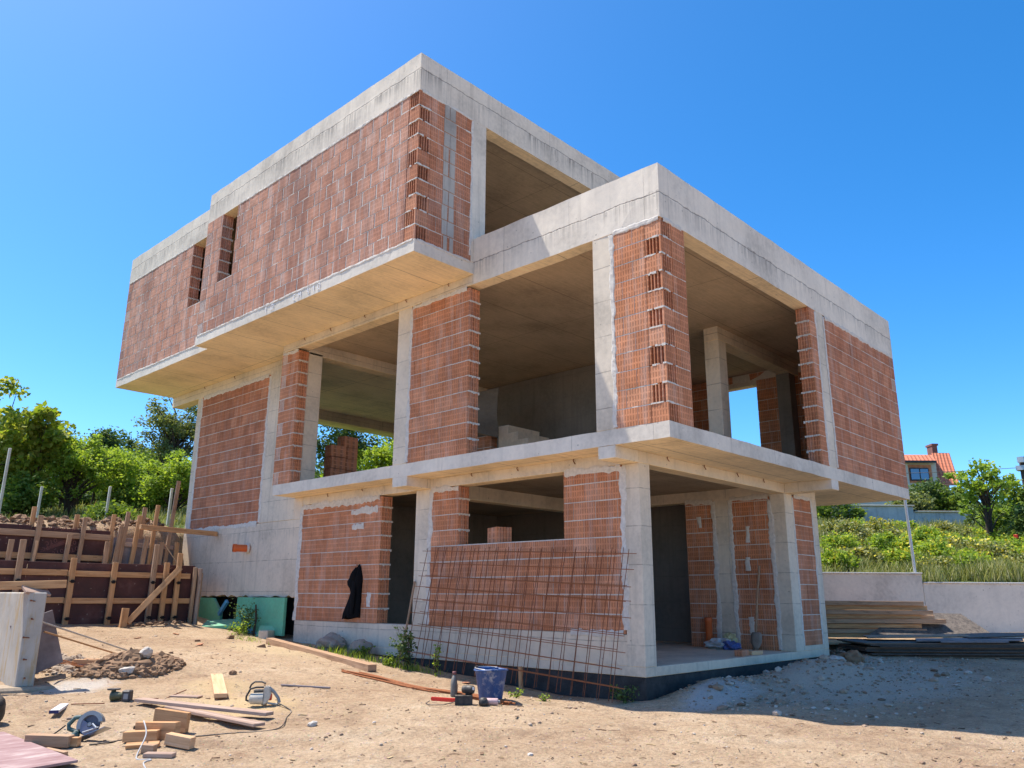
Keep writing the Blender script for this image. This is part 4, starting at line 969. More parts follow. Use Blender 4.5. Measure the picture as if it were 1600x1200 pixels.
m = MB(); m.tube([(-.15, 0, .085), (-.13, 0, .085), (.0, 0, .085), (.05, 0, .085)], [.05, .075, .08, .08], 18); loc(m).build('motor', WHITEP, chs)
m = MB(); m.prism([(.04, .0), (.05, .25), (.09, .27), (.14, .24), (.16, .12), (.10, .02)], -.05, .07, Matrix(((1, 0, 0, 0), (0, 0, 1, 0), (0, 1, 0, 0), (0, 0, 0, 1)))); loc(m).build('body', WHITEP, chs, bevel=.012, segs=2)
m = MB(); m.box(-.1, .02, .13, .04, .09, .21); loc(m).build('air_housing', DGREY, chs, bevel=.01)
m = MB(); m.tube([(.05, -.02, .245), (-.06, -.02, .245), (-.14, -.02, .22), (-.19, -.02, .12), (-.19, -.02, .07), (-.15, -.02, .055)], .0145, 10); loc(m).build('front_handle', BLACK, chs)
m = MB(); m.tube([(.06, .05, .29), (-.0, .08, .31), (-.1, .09, .31), (-.15, .09, .27), (-.17, .09, .22)], .013, 8); loc(m).build('hand_guard', BLACK, chs)
m = MB(); m.tube([(.12, 0, .235), (.20, 0, .17), (.26, 0, .09), (.28, 0, .03)], [.026, .024, .022, .024], 10); loc(m).build('rear_handle', LGREY, chs)
m = MB(); m.tube([(.11, 0, .025), (.18, 0, .012), (.26, 0, .01), (.285, 0, .04)], .014, 8); loc(m).build('handle_loop', WHITEP, chs)
m = MB(); m.box(.13, -.02, .06, .17, .02, .15); loc(m).build('trigger', REDO, chs, bevel=.008)
m = MB(); m.box(-.02, .09, .06, .03, .5, .14); loc(m).build('guide_bar', STEEL, chs, bevel=.004)
cable('cord', BLACK, [(-3.6, 2.57, .03), (-3.62, 2.25, 0), (-3.85, 1.95, 0), (-4.25, 1.5, 0), (-4.6, 1.75, 0), (-4.95, 2.1, .0), (-5.2, 2.45, .0), (-5.5, 2.3, 0), (-5.68, 2.35, 0), (-5.4, 2.42, 0), (-5.1, 2.5, .01)], .0065, chs)
cable('power_cable', plain('grey cable', (.45, .44, .43), .6), [(-5.15, 2.32, .0), (-5.3, 2.12, .17), (-5.36, 1.9, .1), (-5.5, 1.72, .01), (-5.56, 1.55, 0), (-5.5, 1.43, 0), (-5.62, 1.3, 0), (-5.7, 1.0, 0)], .007, None, 'grey cable draped over the wooden offcuts toward the camera')
pl = thing('cable_plug', 'black cable plug lying behind the block group', 'plug', (-5.16, 2.62, gz(-5.16, 2.62)+.02))
m = MB(); m.tube([(0, 0, .01), (.05, .02, .015)], [.028, .022], 10); m.build('plug_body', BLACK, pl)
m = MB(); m.tube([(.05, .02, .015), (.16, .02, .02), (.24, -.03, .0)], .007, 6); m.build('cord', BLACK, pl)
gr = thing('angle_grinder', 'olive green cordless grinder with a black battery lying on the earth', 'grinder', (-4.75, 4.06, gz(-4.75, 4.06)+.01))
SM = Matrix(((fx.x, fy.x, 0, 0), (fx.y, fy.y, 0, 0), (0, 0, 1, 0), (0, 0, 0, 1))) @ Matrix.Scale(.86, 4)
OLIVE = plain('olive plastic', (.10, .11, .05), .55, 0, .5, 10, dust=.5)
m = MB(); m.tube([(-.13, 0, .07), (-.05, 0, .075), (.03, .02, .07)], [.06, .055, .038], 14); loc(m).build('body', OLIVE, gr)
m = MB(); m.box(.03, -.06, .0, .14, .06, .15); loc(m).build('battery', DGREY, gr, bevel=.012)
m = MB(); m.box(.06, -.063, .04, .12, -.059, .11); loc(m).build('battery_label', LGREY, gr)
m = MB(); m.tube([(-.12, .03, .15), (-.12, .03, .165)], .085, 18); loc(m).build('disc_guard', BLACK, gr)
m = MB(); m.tube([(-.12, .03, .09), (-.12, .03, .15)], .03, 12); loc(m).build('gear_head', OLIVE, gr)
for k, pts in enumerate([[(-5.2, 4.3, .0), (-4.95, 4.0, .02)], [(-4.55, 3.95, .005), (-4.4, 3.85, .015)], [(-4.45, 3.75, 0), (-4.0, 4.0, .03)]]):
    m = MB(); m.tube([(x, y, gz(x, y)+.012+h) for x, y, h in pts], .006, 5); tag(m.build('rebar_rod', RUST_D, recalc=False), ['thin rusty rod on the ground left of the grinder', 'short rusty rod on the ground right of the grinder', 'rusty rod touching the end of the crossed boards'][k], 'rod')
lv = thing('spirit_level', 'short white spirit level lying behind the circular saw', 'spirit level', (-5.52, 3.86, gz(-5.52, 3.86)+.03), R(62))
m = MB(); m.box(0, -.045, 0, .6, .045, .03); m.build('body', plain('white metal', (.75, .75, .77), .4), lv, bevel=.003)
m = MB(); m.box(-.006, -.047, -.002, 0, .047, .032); m.build('end_cap', plain('blue plastic', (.03, .03, .12), .4), lv)
for x in (.25, .43): m = MB(); m.box(x, -.03, .03, x+.035, .02, .033); m.build('vial', DGREY, lv)
# ------------------------------------------------------------------ things by the bucket
bk = thing('bucket', 'dented blue plastic mortar bucket with a wire handle', 'bucket', (-1.58, 1.16, gz(-1.58, 1.16)+lumps(-1.58, 1.16)-.005), .4)
t = NT('blue bucket plastic'); o = t.obj(); n1 = t.noise(o, 9, 5, .7); n2 = t.noise(t.map(o, (20, 20, 3)), 1, 4)
c = t.mix(t.ramp(n1, [(.50, 0), (.66, .8)]), t.ramp(n2, [(.3, (.016, .055, .18)), (.7, (.03, .09, .25))]), (.36, .37, .40))
BLUE = t.out(c, .5); t.b.inputs['Specular IOR Level'].default_value = .4
m = MB(); m.lathe([(0, 0), (.132, 0), (.136, .01), (.185, .345), (.19, .35), (.2, .352), (.203, .362), (.197, .372), (.187, .37), (.18, .35), (.13, .02), (0, .02)], 36)
m.v = [(x*(1+.05*math.sin(2*math.atan2(y, x)+.8)*(z/.37)), y*(1-.05*math.sin(2*math.atan2(y, x)+.8)*(z/.37)), z+.008*math.sin(2*math.atan2(y, x))*(z/.37)) for x, y, z in m.v]
m.build('bucket_body', BLUE, bk)
m = MB(); m.tube([(.197*math.cos(R(a)), .197*math.sin(R(a))*.98, .372+.012*math.sin(R(a))) for a in range(0, 181, 12)], .005, 6); m.build('handle', GALV, bk)
m = MB(); m.tube([(-.03, .19, .385), (.03, .19, .385)], .012, 8); m.build('grip', DGREY, bk)
for s_ in (-1, 1): m = MB(); m.box(s_*.19-.012, -.02, .33, s_*.19+.018, .02, .375); m.build('lug', BLUE, bk, bevel=.004)
ob = thing('oil_bottle', 'grey plastic oil bottle standing left of the bucket', 'bottle', (-1.72, 1.66, gz(-1.72, 1.66)+lumps(-1.72, 1.66)-.004), .6)
GREYP = plain('grey dusty plastic', (.20, .19, .17), .6, 0, .35, 10)
m = MB(); m.lathe([(0, 0), (.052, 0), (.056, .012), (.056, .15), (.05, .2), (.028, .24), (.022, .25), (.022, .258)], 20); m.v = [(x*1.05+max(0, z-.15)*.12, y*.72, z) for x, y, z in m.v]; m.build('bottle_body', GREYP, ob)
m = MB(); m.lathe([(0, .256), (.027, .256), (.027, .29), (.0, .292)], 16); m.v = [(x+.012, y*.9, z) for x, y, z in m.v]; m.build('cap', plain('maroon cap', (.22, .09, .09), .6), ob)
m = MB(); m.box(-.03, -.0425, .05, .03, -.040, .14); m.build('label_patch', plain('faded sticker', (.32, .26, .22), .8), ob)
hm = thing('red_hammer', 'tool with a straight red handle lying beside the cordless drill', 'hammer', (-2.26, 1.46, gz(-2.26, 1.46)+lumps(-2.26, 1.46)+.02), math.atan2(-.5, .16))
RED = plain('red lacquer', (.62, .04, .025), .4, 0, .2, 8)
m = MB(); m.box(0, -.02, 0, .36, .02, .042); m.build('handle', RED, hm, bevel=.008, segs=2)
m = MB(); m.box(.36, -.055, -.006, .42, .055, .05); m.build('head', DGREY, hm, bevel=.006)
dr = thing('cordless_drill', 'black cordless drill lying on its battery in front of the bucket', 'drill', (-2.12, 1.03, gz(-2.12, 1.03)+lumps(-2.12, 1.03)), R(-43))
m = MB(); m.box(-.12, -.06, .0, .08, .07, .095); m.prism([(-.06, -.08), (.06, -.08), (.06, .08), (-.06, .08)], 0, .0001); m.build('battery', BLACK, dr, bevel=.014, segs=2)
m = MB(); m.tube([(.03, .05, .09), (.05, .08, .14)], .035, 12); m.build('grip', DGREY, dr)
m = MB(); m.tube([(-.02, .10, .15), (.03, .06, .152), (.075, .02, .152), (.085, .012, .152)], [.045, .052, .05, .035], 16); m.build('motor', BLACK, dr)
m = MB(); m.tube([(.08, .016, .165), (.09, .008, .165)], .018, 10); m.build('end_mark', plain('white mark', (.7, .7, .7), .5), dr)
m = MB(); m.tube([(-.12, -.03, .03), (-.25, -.09, .005), (-.4, -.09, .005), (-.45, .02, .01), (-.41, .06, .03)], .005, 6); m.build('cord', BLACK, dr)
m = MB(); m.lathe([(0, 0), (.05, .005), (.055, .03), (.05, .06), (.035, .085), (.0, .09)], 14); o = m.build('socket_plug', BLACK); o.location = (-2.02, .84, gz(-2.02, .84)+lumps(-2.02, .84)); tag(o, 'small round black socket on the ground between the drill and the pink can', 'socket')
cn = thing('spray_can', 'pale pink foam can lying on its side at the foot of the bucket', 'can', (-1.93, .83, gz(-1.93, .83)+lumps(-1.93, .83)+.038), 0)
CM_ = Matrix.Rotation(R(35), 4, 'Z') @ Matrix.Rotation(R(90), 4, 'X')
m = MB(); m.lathe([(0, -.08), (.034, -.08), (.037, -.075), (.037, .09), (.03, .1), (.0, .1)], 18, M=CM_); m.build('can_body', plain('pink print', (.62, .42, .40), .45, 0, .3, 20), cn)
m = MB(); m.lathe([(0, .1), (.02, .1), (.018, .12), (0, .12)], 12, M=CM_); m.build('nozzle', LGREY, cn)
# ------------------------------------------------------------------ rebar
for k in range(9):
    r = random.Random(k+40); m = MB()
    a = Vector((-1.62+r.uniform(-.08, .08), 3.9+r.uniform(-.2, .3), 0)); b = Vector((-1.62+r.uniform(-.05, .07), .85+r.uniform(-.15, .2), 0))
    P = []
    for i in range(9):
        q = a.lerp(b, i/8); q.x += .02*math.sin(i+k); q.z = gz(q.x, q.y)+lumps(q.x, q.y)+.012+.011*(k % 3); P.append(q)
    m.tube(P, .011, 6); tag(m.build('rebar_rod', RUST, recalc=False), 'rusty bar in the bundle lying on the ground behind the bottle and bucket', 'rebar', 'bundle of rusty bars on the ground')
def mesh_panel(label, TL, TR, BL, BR_, nv, nh, seed, over=.12):
    r = random.Random(seed); TL, TR, BL, BR_ = map(Vector, (TL, TR, BL, BR_))
    o = thing('rebar_mesh', label, 'rebar mesh', BL)
    m = MB(); rad = .0048
    def pt(u, v): return (BL.lerp(BR_, u)).lerp(TL.lerp(TR, u), v)-BL
    nrm = (TR-TL).cross(BL-TL).normalized()
    if nrm.x > 0: nrm = -nrm
    for i in range(nv):
        u = (i+.25)/(nv-.5)+r.uniform(-.006, .006)
        m.tube([pt(u+r.uniform(-.006, .006), 0), pt(u, .5)+nrm*r.uniform(-.01, .02), pt(u+r.uniform(-.004, .004), 1)], rad, 5)
    m.build('upright_bars', RUST_D, o, recalc=False); m = MB()
    for j in range(nh):
        v = (j+.9)/(nh+.2)+r.uniform(-.01, .01)
        m.tube([pt(-.02+r.uniform(-.012, .012), v)+nrm*.013, pt(.5, v+r.uniform(-.006, .006))+nrm*.018, pt(1.015+r.uniform(-.012, .012), v)+nrm*.013], rad, 5)
    m.build('cross_bars', RUST, o, recalc=False)
    return o
mesh_panel('front rusty rebar mesh leaning on the wall under the window', (-.09, 4.14, 1.73), (-.09, .06, 1.57), (-.60, 4.02, -.02), (-.50, .10, -.27), 19, 9, 1)
mesh_panel('rusty rebar mesh leaning directly against the brick behind the front one', (-.05, 4.02, 1.75), (-.05, .2, 1.60), (-.45, 3.86, -.04), (-.38, .26, -.27), 19, 9, 2)
m = MB(); m.beam((-.2, 1.93, -.36), (-.2, 1.95, .03), .06, .03, up=(1, 0, 0)); tag(m.build('wooden_stake', WOOD, bevel=.002), 'short wooden stake upright behind the rebar mesh', 'stake')
# ------------------------------------------------------------------ stick, jacket, foam boards
m = MB(); m.tube([(-.42, 4.33, .0), (-.2, 4.42, .6), (-.02, 4.5, 1.2)], .018, 8); tag(m.build('wooden_pole', WOOD_OLD, recalc=False), 'round wooden tool handle leaning in the doorway edge', 'pole')
jk = thing('jacket', 'black hooded jacket hanging from a nail on the brick wall', 'jacket', (0, 6.08, 1.5))
rows = [(1.51, 6.065, 6.05, .02), (1.46, 6.09, 6.015, .05), (1.38, 6.16, 5.98, .09), (1.28, 6.27, 5.95, .12), (1.21, 6.33, 5.945, .13), (1.15, 6.31, 5.955, .13), (1.09, 6.25, 5.955, .11), (1.02, 6.22, 5.96, .10), (.9, 6.27, 5.96, .11), (.76, 6.36, 5.965, .12), (.66, 6.43, 5.965, .12), (.60, 6.47, 5.97, .11)]
m = MB(); vs = []; n = 26
for i, (z, ya, yb, dp) in enumerate(rows):
    for k in range(n):
        a = math.pi*2*k/n; cy = (ya+yb)/2; hw = (ya-yb)/2
        y = cy+hw*math.cos(a); fold = .018*math.sin(7*a+z*3)*min(1, i/3)
        x = -.005-max(0, math.sin(a))*(dp+fold)
        zz = z
        if i == len(rows)-1: zz += .05*(abs(y-6.23) < .035)+random.Random(k).uniform(-.02, .01)-.03*(y > 6.26)
        vs.append((x, y-6.08, zz-1.5))
fs = [(i*n+k, i*n+(k+1) % n, (i+1)*n+(k+1) % n, (i+1)*n+k) for i in range(len(rows)-1) for k in range(n)]
m.mesh(vs, fs, sm=True); m.face(vs[:n]); m.face(vs[-n:][::-1])
t = NT('black cloth'); o = t.obj(); JK = t.out((.008, .008, .009), .95, t.bump(t.noise(o, 30, 4), .4, .01)); t.b.inputs['Specular IOR Level'].default_value = .1
m.build('jacket_body', JK, jk)
m = MB(); vs = []
for i in range(7):
    q = i/6; w_ = .015+.13*q**.8; zc = 1.47-.29*q; yc = 6.06+.09*q
    vs += [(-.06-.10*math.sin(math.pi*j/8)*math.sin(math.pi*(.15+q*.8)), yc+w_*math.cos(math.pi*j/8)-6.08, zc-1.5-.03*math.sin(math.pi*j/8)) for j in range(9)]
m.mesh(vs, [(i*9+j, i*9+j+1, (i+1)*9+j+1, (i+1)*9+j) for i in range(6) for j in range(8)], sm=True); m.build('hood', JK, jk, recalc=False)
m = MB(); vs = []; NA = 10
for (x, y, z, rr_) in [(-.09, 6.06, 1.22, .05), (-.12, 6.05, 1.0, .055), (-.115, 6.06, .8, .05), (-.11, 6.08, .66, .04)]:
    vs += [(x+rr_*.7*math.cos(2*math.pi*k/NA), y-6.08+rr_*math.sin(2*math.pi*k/NA), z-1.5) for k in range(NA)]
m.mesh(vs, [(i*NA+k, i*NA+(k+1) % NA, (i+1)*NA+(k+1) % NA, (i+1)*NA+k) for i in range(3) for k in range(NA)], sm=True); m.face(vs[-NA:]); m.build('sleeve', JK, jk)
m = MB(); m.tube([(0, 6.08, 1.49), (-.06, 6.08, 1.5)], .006, 6); m.v = [(x, y-6.08, z-1.5) for x, y, z in m.v]; m.build('nail', RUST_D, jk)
def slab(name, label, cat, size, loc_, rot, mat, poly=None):
    m = MB()
    if poly: m.prism(poly, 0, size[2])
    else: m.box(0, 0, 0, *size)
    o = m.build(name, mat, bevel=.004); o.location = loc_; o.rotation_euler = rot; return tag(o, label, cat)
slab('foam_board', 'large green foam board standing upright against the concrete wall', 'insulation board', (1.85, .72, .06), (-.02, 10.2, .20), (R(90), 0, R(-90)), XPS)
slab('foam_board', 'green foam board lying tilted on the ground beside the house', 'insulation board', (1.0, .62, .07), (-.80, 10.25, .27), (R(10), R(-3), R(-38)), XPS)
slab('foam_board', 'broken green foam board propped behind the end of the formwork', 'insulation board', (0, 0, .06), (.05, 12.5, .48), (R(90), 0, R(-90)), XPS, [(0, -.2), (1.45, -.2), (1.5, .1), (1.1, .42), (0, .42)])
slab('foam_board', 'blue foam strip along the edge of the broken board', 'insulation board', (.42, .09, .06), (.0, 11.0, .52), (R(90), R(-42), R(-90)), XPS_B)
slab('foam_board', 'small blue foam offcut on the ground behind the lying green board', 'insulation board', (.4, .3, .06), (-.25, 9.5, .22), (R(14), R(10), R(-50)), XPS_B)
slab('foam_board', 'small green foam piece leaning at the foot of the upright board', 'insulation board', (.4, .3, .05), (-.28, 8.98, .10), (R(60), 0, R(-70)), XPS)
m = MB(); m.box(0, 0, 0, .3, .2, .22); o = m.build('concrete_piece', CONC_WALL, bevel=.012); o.location = (-.3, 8.5, .08); o.rotation_euler = (0, 0, R(30)); tag(o, 'dark broken concrete lump by the upright foam board', 'concrete')
m = MB(); m.tube([(-.3, 9.05, .12), (-.27, 9.03, .5), (-.33, 8.98, .78)], [.025, .022, .016], 8); tag(m.build('dead_stem', plain('dead stem', (.045, .035, .03), .9), recalc=False), 'thick dark stem sticking up in front of the foam board', 'stem')
# things in the porch and window
m = MB(); poly = block_poly(0, .36, .25, True, True); m.prism(poly, 0, .238); o = m.build('clay_block', BR['brick']); o.location = (.03, 2.66, 1.765); o.rotation_euler = (0, 0, R(68)); tag(o, 'single hollow clay block standing on the window sill', 'clay block')
for k, (x, y, z) in enumerate([(.75, 8.55, ZF), (.75, 8.55, ZF+.25), (.75, 8.55, ZF+.5), (.75, 8.55, ZF+.75), (1.1, 8.62, ZF), (1.1, 8.62, ZF+.25), (1.1, 8.62, ZF+.5), (1.1, 8.62, ZF+.75), (1.1, 8.62, ZF+1.0)]):
    m = MB(); m.prism(block_poly(0, .37, .25, True, True), 0, .24); o = m.build('clay_block', BR['brick']); o.location = (x, y, z); o.rotation_euler = (0, 0, R(3*(k % 3)-3)); tag(o, 'clay block in the pile on the first floor slab by the open end', 'clay block', 'pile of clay blocks on the first floor')
op = thing('drain_pipe', 'orange plastic pipe standing upright in the porch', 'pipe', (4.22, 1.52, .12))
m = MB(); m.lathe([(.062, 0), (.062, .42), (.07, .43), (.07, .5), (.063, .51), (.056, .5), (.056, 0)], 18); m.build('pipe_body', ORANGE, op)
sh = thing('shovel', 'worn shovel leaning upright against the porch brickwork', 'shovel', (4.12, .58, .12))
m = MB(); m.tube([(.0, 0, .3), (.1, -.02, .9), (.2, -.05, 1.38)], .019, 8); m.build('shaft', WOOD_OLD, sh)
m = MB(); vs = []
for i in range(6):
    q = i/5; w_ = .10*min(1, .35+q*1.8); z = .02+.27*q
    vs += [(-.05+.05*q-.018*(1-((j-2)/2)**2)+.02, w_*(j-2)/2*(.75 if i == 5 else 1), z) for j in range(5)]
m.mesh(vs, [(i*5+j, i*5+j+1, (i+1)*5+j+1, (i+1)*5+j) for i in range(5) for j in range(4)], sm=True); o = m.build('blade', plain('worn shovel steel', (.30, .25, .20), .85, .1, .35), sh, recalc=False); o.modifiers.new('thick', 'SOLIDIFY').thickness = .006
for k, (x, y, s, c_, lb) in enumerate([(4.05, 1.22, (.2, .24, .10), (.55, .54, .53), 'crumpled white plastic sack in the porch'), (4.0, .98, (.14, .15, .08), (.10, .14, .36), 'crumpled blue plastic bag beside the white sack'), (4.12, 1.06, (.1, .12, .12), (.5, .46, .25), 'small yellowish bag on top of the sacks')]):
    m = MB(); m.rock((0, 0, s[2]*.7+(.06 if k == 2 else 0)), *s, 20+k, 3, .55, fq=2.4); o = m.build('plastic_sack', plain('sack plastic %d' % k, c_, .5, 0, .3), recalc=False); o.location = (x, y, .12); tag(o, lb, 'sack')
m = MB(); m.box(0, 0, 0, .28, .12, .09); o = m.build('clay_block', BR['brick_mid'], bevel=.004); o.location = (2.62, .06, .121); o.rotation_euler = (0, 0, R(8)); tag(o, 'low broken block lying on the porch slab edge', 'clay block')
m = MB(); m.box(0, 0, 0, .3, .1, .06); o = m.build('wooden_block', WOOD_PALE, bevel=.004); o.location = (3.0, .1, .121); o.rotation_euler = (0, 0, R(-6)); tag(o, 'pale wood offcut lying beside the broken block in the porch', 'offcut')
m = MB()
for k in range(14):
    a = k*2.4; m.box(.32+.05*math.cos(a), .35+.12*k/5, .121+.008*(k % 2), .62+.1*math.sin(a), .40+.12*k/5, .135+.008*(k % 2))
tag(m.build('board_scrap', WOOD_OLD), 'thin dark boards strewn on the porch floor behind the corner column', 'boards')
# ------------------------------------------------------------------ retaining wall and stacks on the right
RT = Vector((R2[0], R2[1], 0)); FT = Vector((F2[0], F2[1], 0))
def WB(m, d0, d1, l0, l1, z0, z1, mi=0):
    """box aligned with the retaining wall"""
    pts = [W(d, l, z) for z in (z0, z1) for d, l in ((d0, l0), (d0, l1), (d1, l1), (d1, l0))]
    m.mesh(pts, [(0, 3, 2, 1), (4, 5, 6, 7), (0, 1, 5, 4), (1, 2, 6, 5), (2, 3, 7, 6), (3, 0, 4, 7)],
           [[(0, 0), (1, 0), (1, 1), (0, 1)]]*2+[[(l0, z0), (l1, z0), (l1, z1), (l0, z1)], [(d0, z0), (d1, z0), (d1, z1), (d0, z1)]]*2, mi)
rw = thing('retaining_wall', 'long pale concrete retaining wall below the weedy slope', 'wall', W(20, 10, 0))
iv = -Vector(rw.location)
def shiftb(m, name, mat, par, bevel=0, off_=None):
    q = off_ if off_ is not None else -Vector(par.location); m.v = [(p[0]+q.x, p[1]+q.y, p[2]+q.z) for p in m.v]; return m.build(name, mat, par, bevel=bevel)
m = MB(); WB(m, 20.0, 20.3, 3.0, 9.98, -.5, 1.54); shiftb(m, 'wall', CONC_RET, rw, .01)
m = MB(); WB(m, 20.0, 20.3, 9.984, 26, -.5, 1.32); shiftb(m, 'wall', CONC_RET, rw, .01)
m = MB(); WB(m, 19.97, 20.33, 2.99, 9.99, 1.541, 1.575); WB(m, 19.97, 20.33, 9.992, 26, 1.321, 1.355); shiftb(m, 'coping', concrete_mat('coping', (.60, .58, .55), streak=.1), rw, .006)
gp_ = thing('metal_post', 'thin galvanised post standing on the retaining wall where its top steps down', 'post', W(20.15, 9.9, 1.575))
m = MB(); m.tube([(0, 0, 0), (-.02, .03, 2.0)], .035, 10); m.build('tube', GALV, gp_)
m = MB(); m.box(-.07, -.07, 0, .07, .07, .012); m.build('foot_plate', GALV, gp_)
# timber beams stacked in front of the wall
r = random.Random(8); zz = .12
for k in range(8):
    nrow = [3, 3, 3, 3, 3, 2, 2, 1][k]
    for j in range(nrow):
        l1 = 9.4+r.uniform(-.35, .25)-.03*j; l0 = 5.2+r.uniform(-.2, .2); d = 18.55+.26*j+r.uniform(-.03, .03)
        m = MB(); m.beam(W(d, l0, zz+.05), W(d, l1, zz+.05+r.uniform(-.012, .012)), .2 if k % 2 else .12, .092)
        tag(m.build('timber_beam', [WOOD, WOOD_PALE, WOOD_OLD, WOOD][(k*2+j) % 4], bevel=.004), 'sawn timber in the stack of beams before the retaining wall', 'timber', 'stack of timber beams by the retaining wall')
    zz += .10
for k in range(5):
    l1 = 8.0+r.uniform(-.5, .5)+.2*k; m = MB(); d = 17.6-.12*k; p0 = W(d, 5.4); p1 = W(d, l1)
    m.beam((p0.x, p0.y, p0.z+.05+.03*(k % 2)), (p1.x, p1.y, p1.z+.05), .14, .05); tag(m.build('wooden_board', WOOD_PALE, bevel=.003), 'pale board lying on the ground in front of the timber stack', 'board', 'boards lying before the timber stack')
m = MB(); pts = [W(18.2, 7.75, .16), W(18.25, 10.6, .14), W(18.95, 10.25, .62), W(18.95, 8.9, .64)]
m.mesh([p for p in pts]+[p+Vector((.015, .015, .018)) for p in pts], [(0, 1, 2, 3), (7, 6, 5, 4), (0, 4, 5, 1), (1, 5, 6, 2), (2, 6, 7, 3), (3, 7, 4, 0)])
tag(m.build('plywood_sheet', FILM_DARK), 'dark sheet leaning on the end of the timber stack', 'plywood')
# pile of formwork sheets in the shade of the house
r = random.Random(21); zb_ = gz(*W(15.2, 8.2).xy)
for k in range(13):
    z = -.10+.024*k; a = r.uniform(-.04, .04); sl = r.uniform(-.13, .13); sdp = r.uniform(-.08, .08)
    l0, l1, d0, d1 = 6.35+sl, 9.35+sl+.3*(k/13), 14.75+sdp, 16.0+sdp
    m = MB(); pts = [W(d0+a, l0, z), W(d0-a, l1, z), W(d1-a, l1, z), W(d1+a, l0, z)]
    m.mesh(pts+[p+Vector((0, 0, .021)) for p in pts], [(0, 3, 2, 1), (4, 5, 6, 7), (0, 1, 5, 4), (1, 2, 6, 5), (2, 3, 7, 6), (3, 0, 4, 7)], None)
    m.mi = [0, 0, 1, 1, 1, 1]
    tag(m.build('formwork_sheet', [FILM_DARK, SHEET_EDGE if k % 3 == 0 else FILM_DARK]), 'dark sheet in the flat pile of formwork sheets in the house shadow', 'plywood', 'flat pile of formwork sheets')
for k, (d0, d1, l0, l1, z0, z1, lb, mt) in enumerate([(15.2, 16.3, 8.3, 10.7, .27, .36, 'topmost dark sheet slipped to the right across the pile', FILM_DARK), (14.9, 15.35, 7.2, 9.1, .235, .25, 'narrow grey board lying on the front of the sheet pile', FILM_GREY), (14.75, 15.2, 7.55, 8.75, .222, .226, 'short grey panel at the front edge on the sheet pile', FILM_GREY), (15.5, 16.2, 6.6, 8.5, .25, .28, 'weathered board across the back of the sheet pile', WOOD_OLD)]):
    m = MB(); pts = [W(d0, l0, z0), W(d0, l1, z1), W(d1, l1+.25, z1+.01), W(d1, l0+.2, z0+.01)]
    m.mesh(pts+[p+Vector((0, 0, .022)) for p in pts], [(0, 3, 2, 1), (4, 5, 6, 7), (0, 1, 5, 4), (1, 2, 6, 5), (2, 3, 7, 6), (3, 0, 4, 7)])
    tag(m.build('plywood_sheet' if k != 3 else 'wooden_board', mt), lb, 'plywood' if k != 3 else 'board')
for k, l in enumerate((6.9, 8.3, 9.2)):
    p = W(15.0, l); m = MB(); m.box(-.1, -.1, 0, .1, .1, .12); o = m.build('wooden_block', WOOD_OLD, bevel=.004); o.location = (p.x, p.y, -.105-.12); o.rotation_euler = (0, 0, R(-46)); tag(o, 'squared bearer under the front of the sheet pile', 'bearer', 'bearers under the sheet pile')

# ------------------------------------------------------------------ vegetation
LV = dict(
    bright=leaf_mat('bright leaves', (.18, .29, .04), (.26, .385, .06), (.36, .455, .11), .55),
    mid=leaf_mat('mid leaves', (.09, .165, .03), (.155, .245, .045), (.25, .32, .075), .5),
    dark=leaf_mat('dark leaves', (.05, .10, .03), (.09, .15, .05), (.15, .21, .08), .4),
    olive=leaf_mat('olive leaves', (.11, .15, .055), (.18, .22, .085), (.28, .31, .15), .45),
    maple=leaf_mat('broad leaves', (.16, .25, .03), (.26, .34, .05), (.43, .43, .11), .55),
    grass=leaf_mat('weed blades', (.13, .17, .04), (.22, .25, .075), (.46, .44, .25), .35),
    yellow=leaf_mat('yellow blossom', (.50, .42, .02), (.62, .52, .04), (.70, .60, .10), .2))
BARK = plain('bark', (.075, .055, .042), .95, 0, .4, 12, bump=.6)
def leaf_quads(pts, size, seed, asp=.55, droop=.0):
    """many folded leaf faces at the given points -> verts, faces (numpy)"""
    g = np.random.default_rng(seed); n = len(pts)
    a = g.normal(size=(n, 3)); a[:, 2] = a[:, 2]*.6-droop; a /= np.linalg.norm(a, axis=1, keepdims=True)
    b = g.normal(size=(n, 3)); b[:, 2] *= .7; b -= a*(a*b).sum(1, keepdims=True); b /= np.linalg.norm(b, axis=1, keepdims=True)
    c = np.cross(a, b); s = (size*g.uniform(.6, 1.35, n))[:, None]
    v0 = pts-a*s*.5; v2 = pts+a*s*.5; v1 = pts+b*s*asp*.5+c*s*.08; v3 = pts-b*s*asp*.5+c*s*.08
    return np.stack([v0, v1, v2, v3], 1).reshape(-1, 3), np.arange(n*4).reshape(-1, 4)
def np_mesh(name, V, F, mat, parent=None):
    me = bpy.data.meshes.new(name); me.vertices.add(len(V)); me.vertices.foreach_set('co', V.ravel().astype(np.float32))
    me.loops.add(F.size); me.loops.foreach_set('vertex_index', F.ravel().astype(np.int32))
    me.polygons.add(len(F)); me.polygons.foreach_set('loop_start', np.arange(0, F.size, F.shape[1], dtype=np.int32)); me.update(calc_edges=True); me.validate()
    me.materials.append(mat); o = bpy.data.objects.new(name, me); COL.objects.link(o)
    if parent: o.parent = parent
    return o
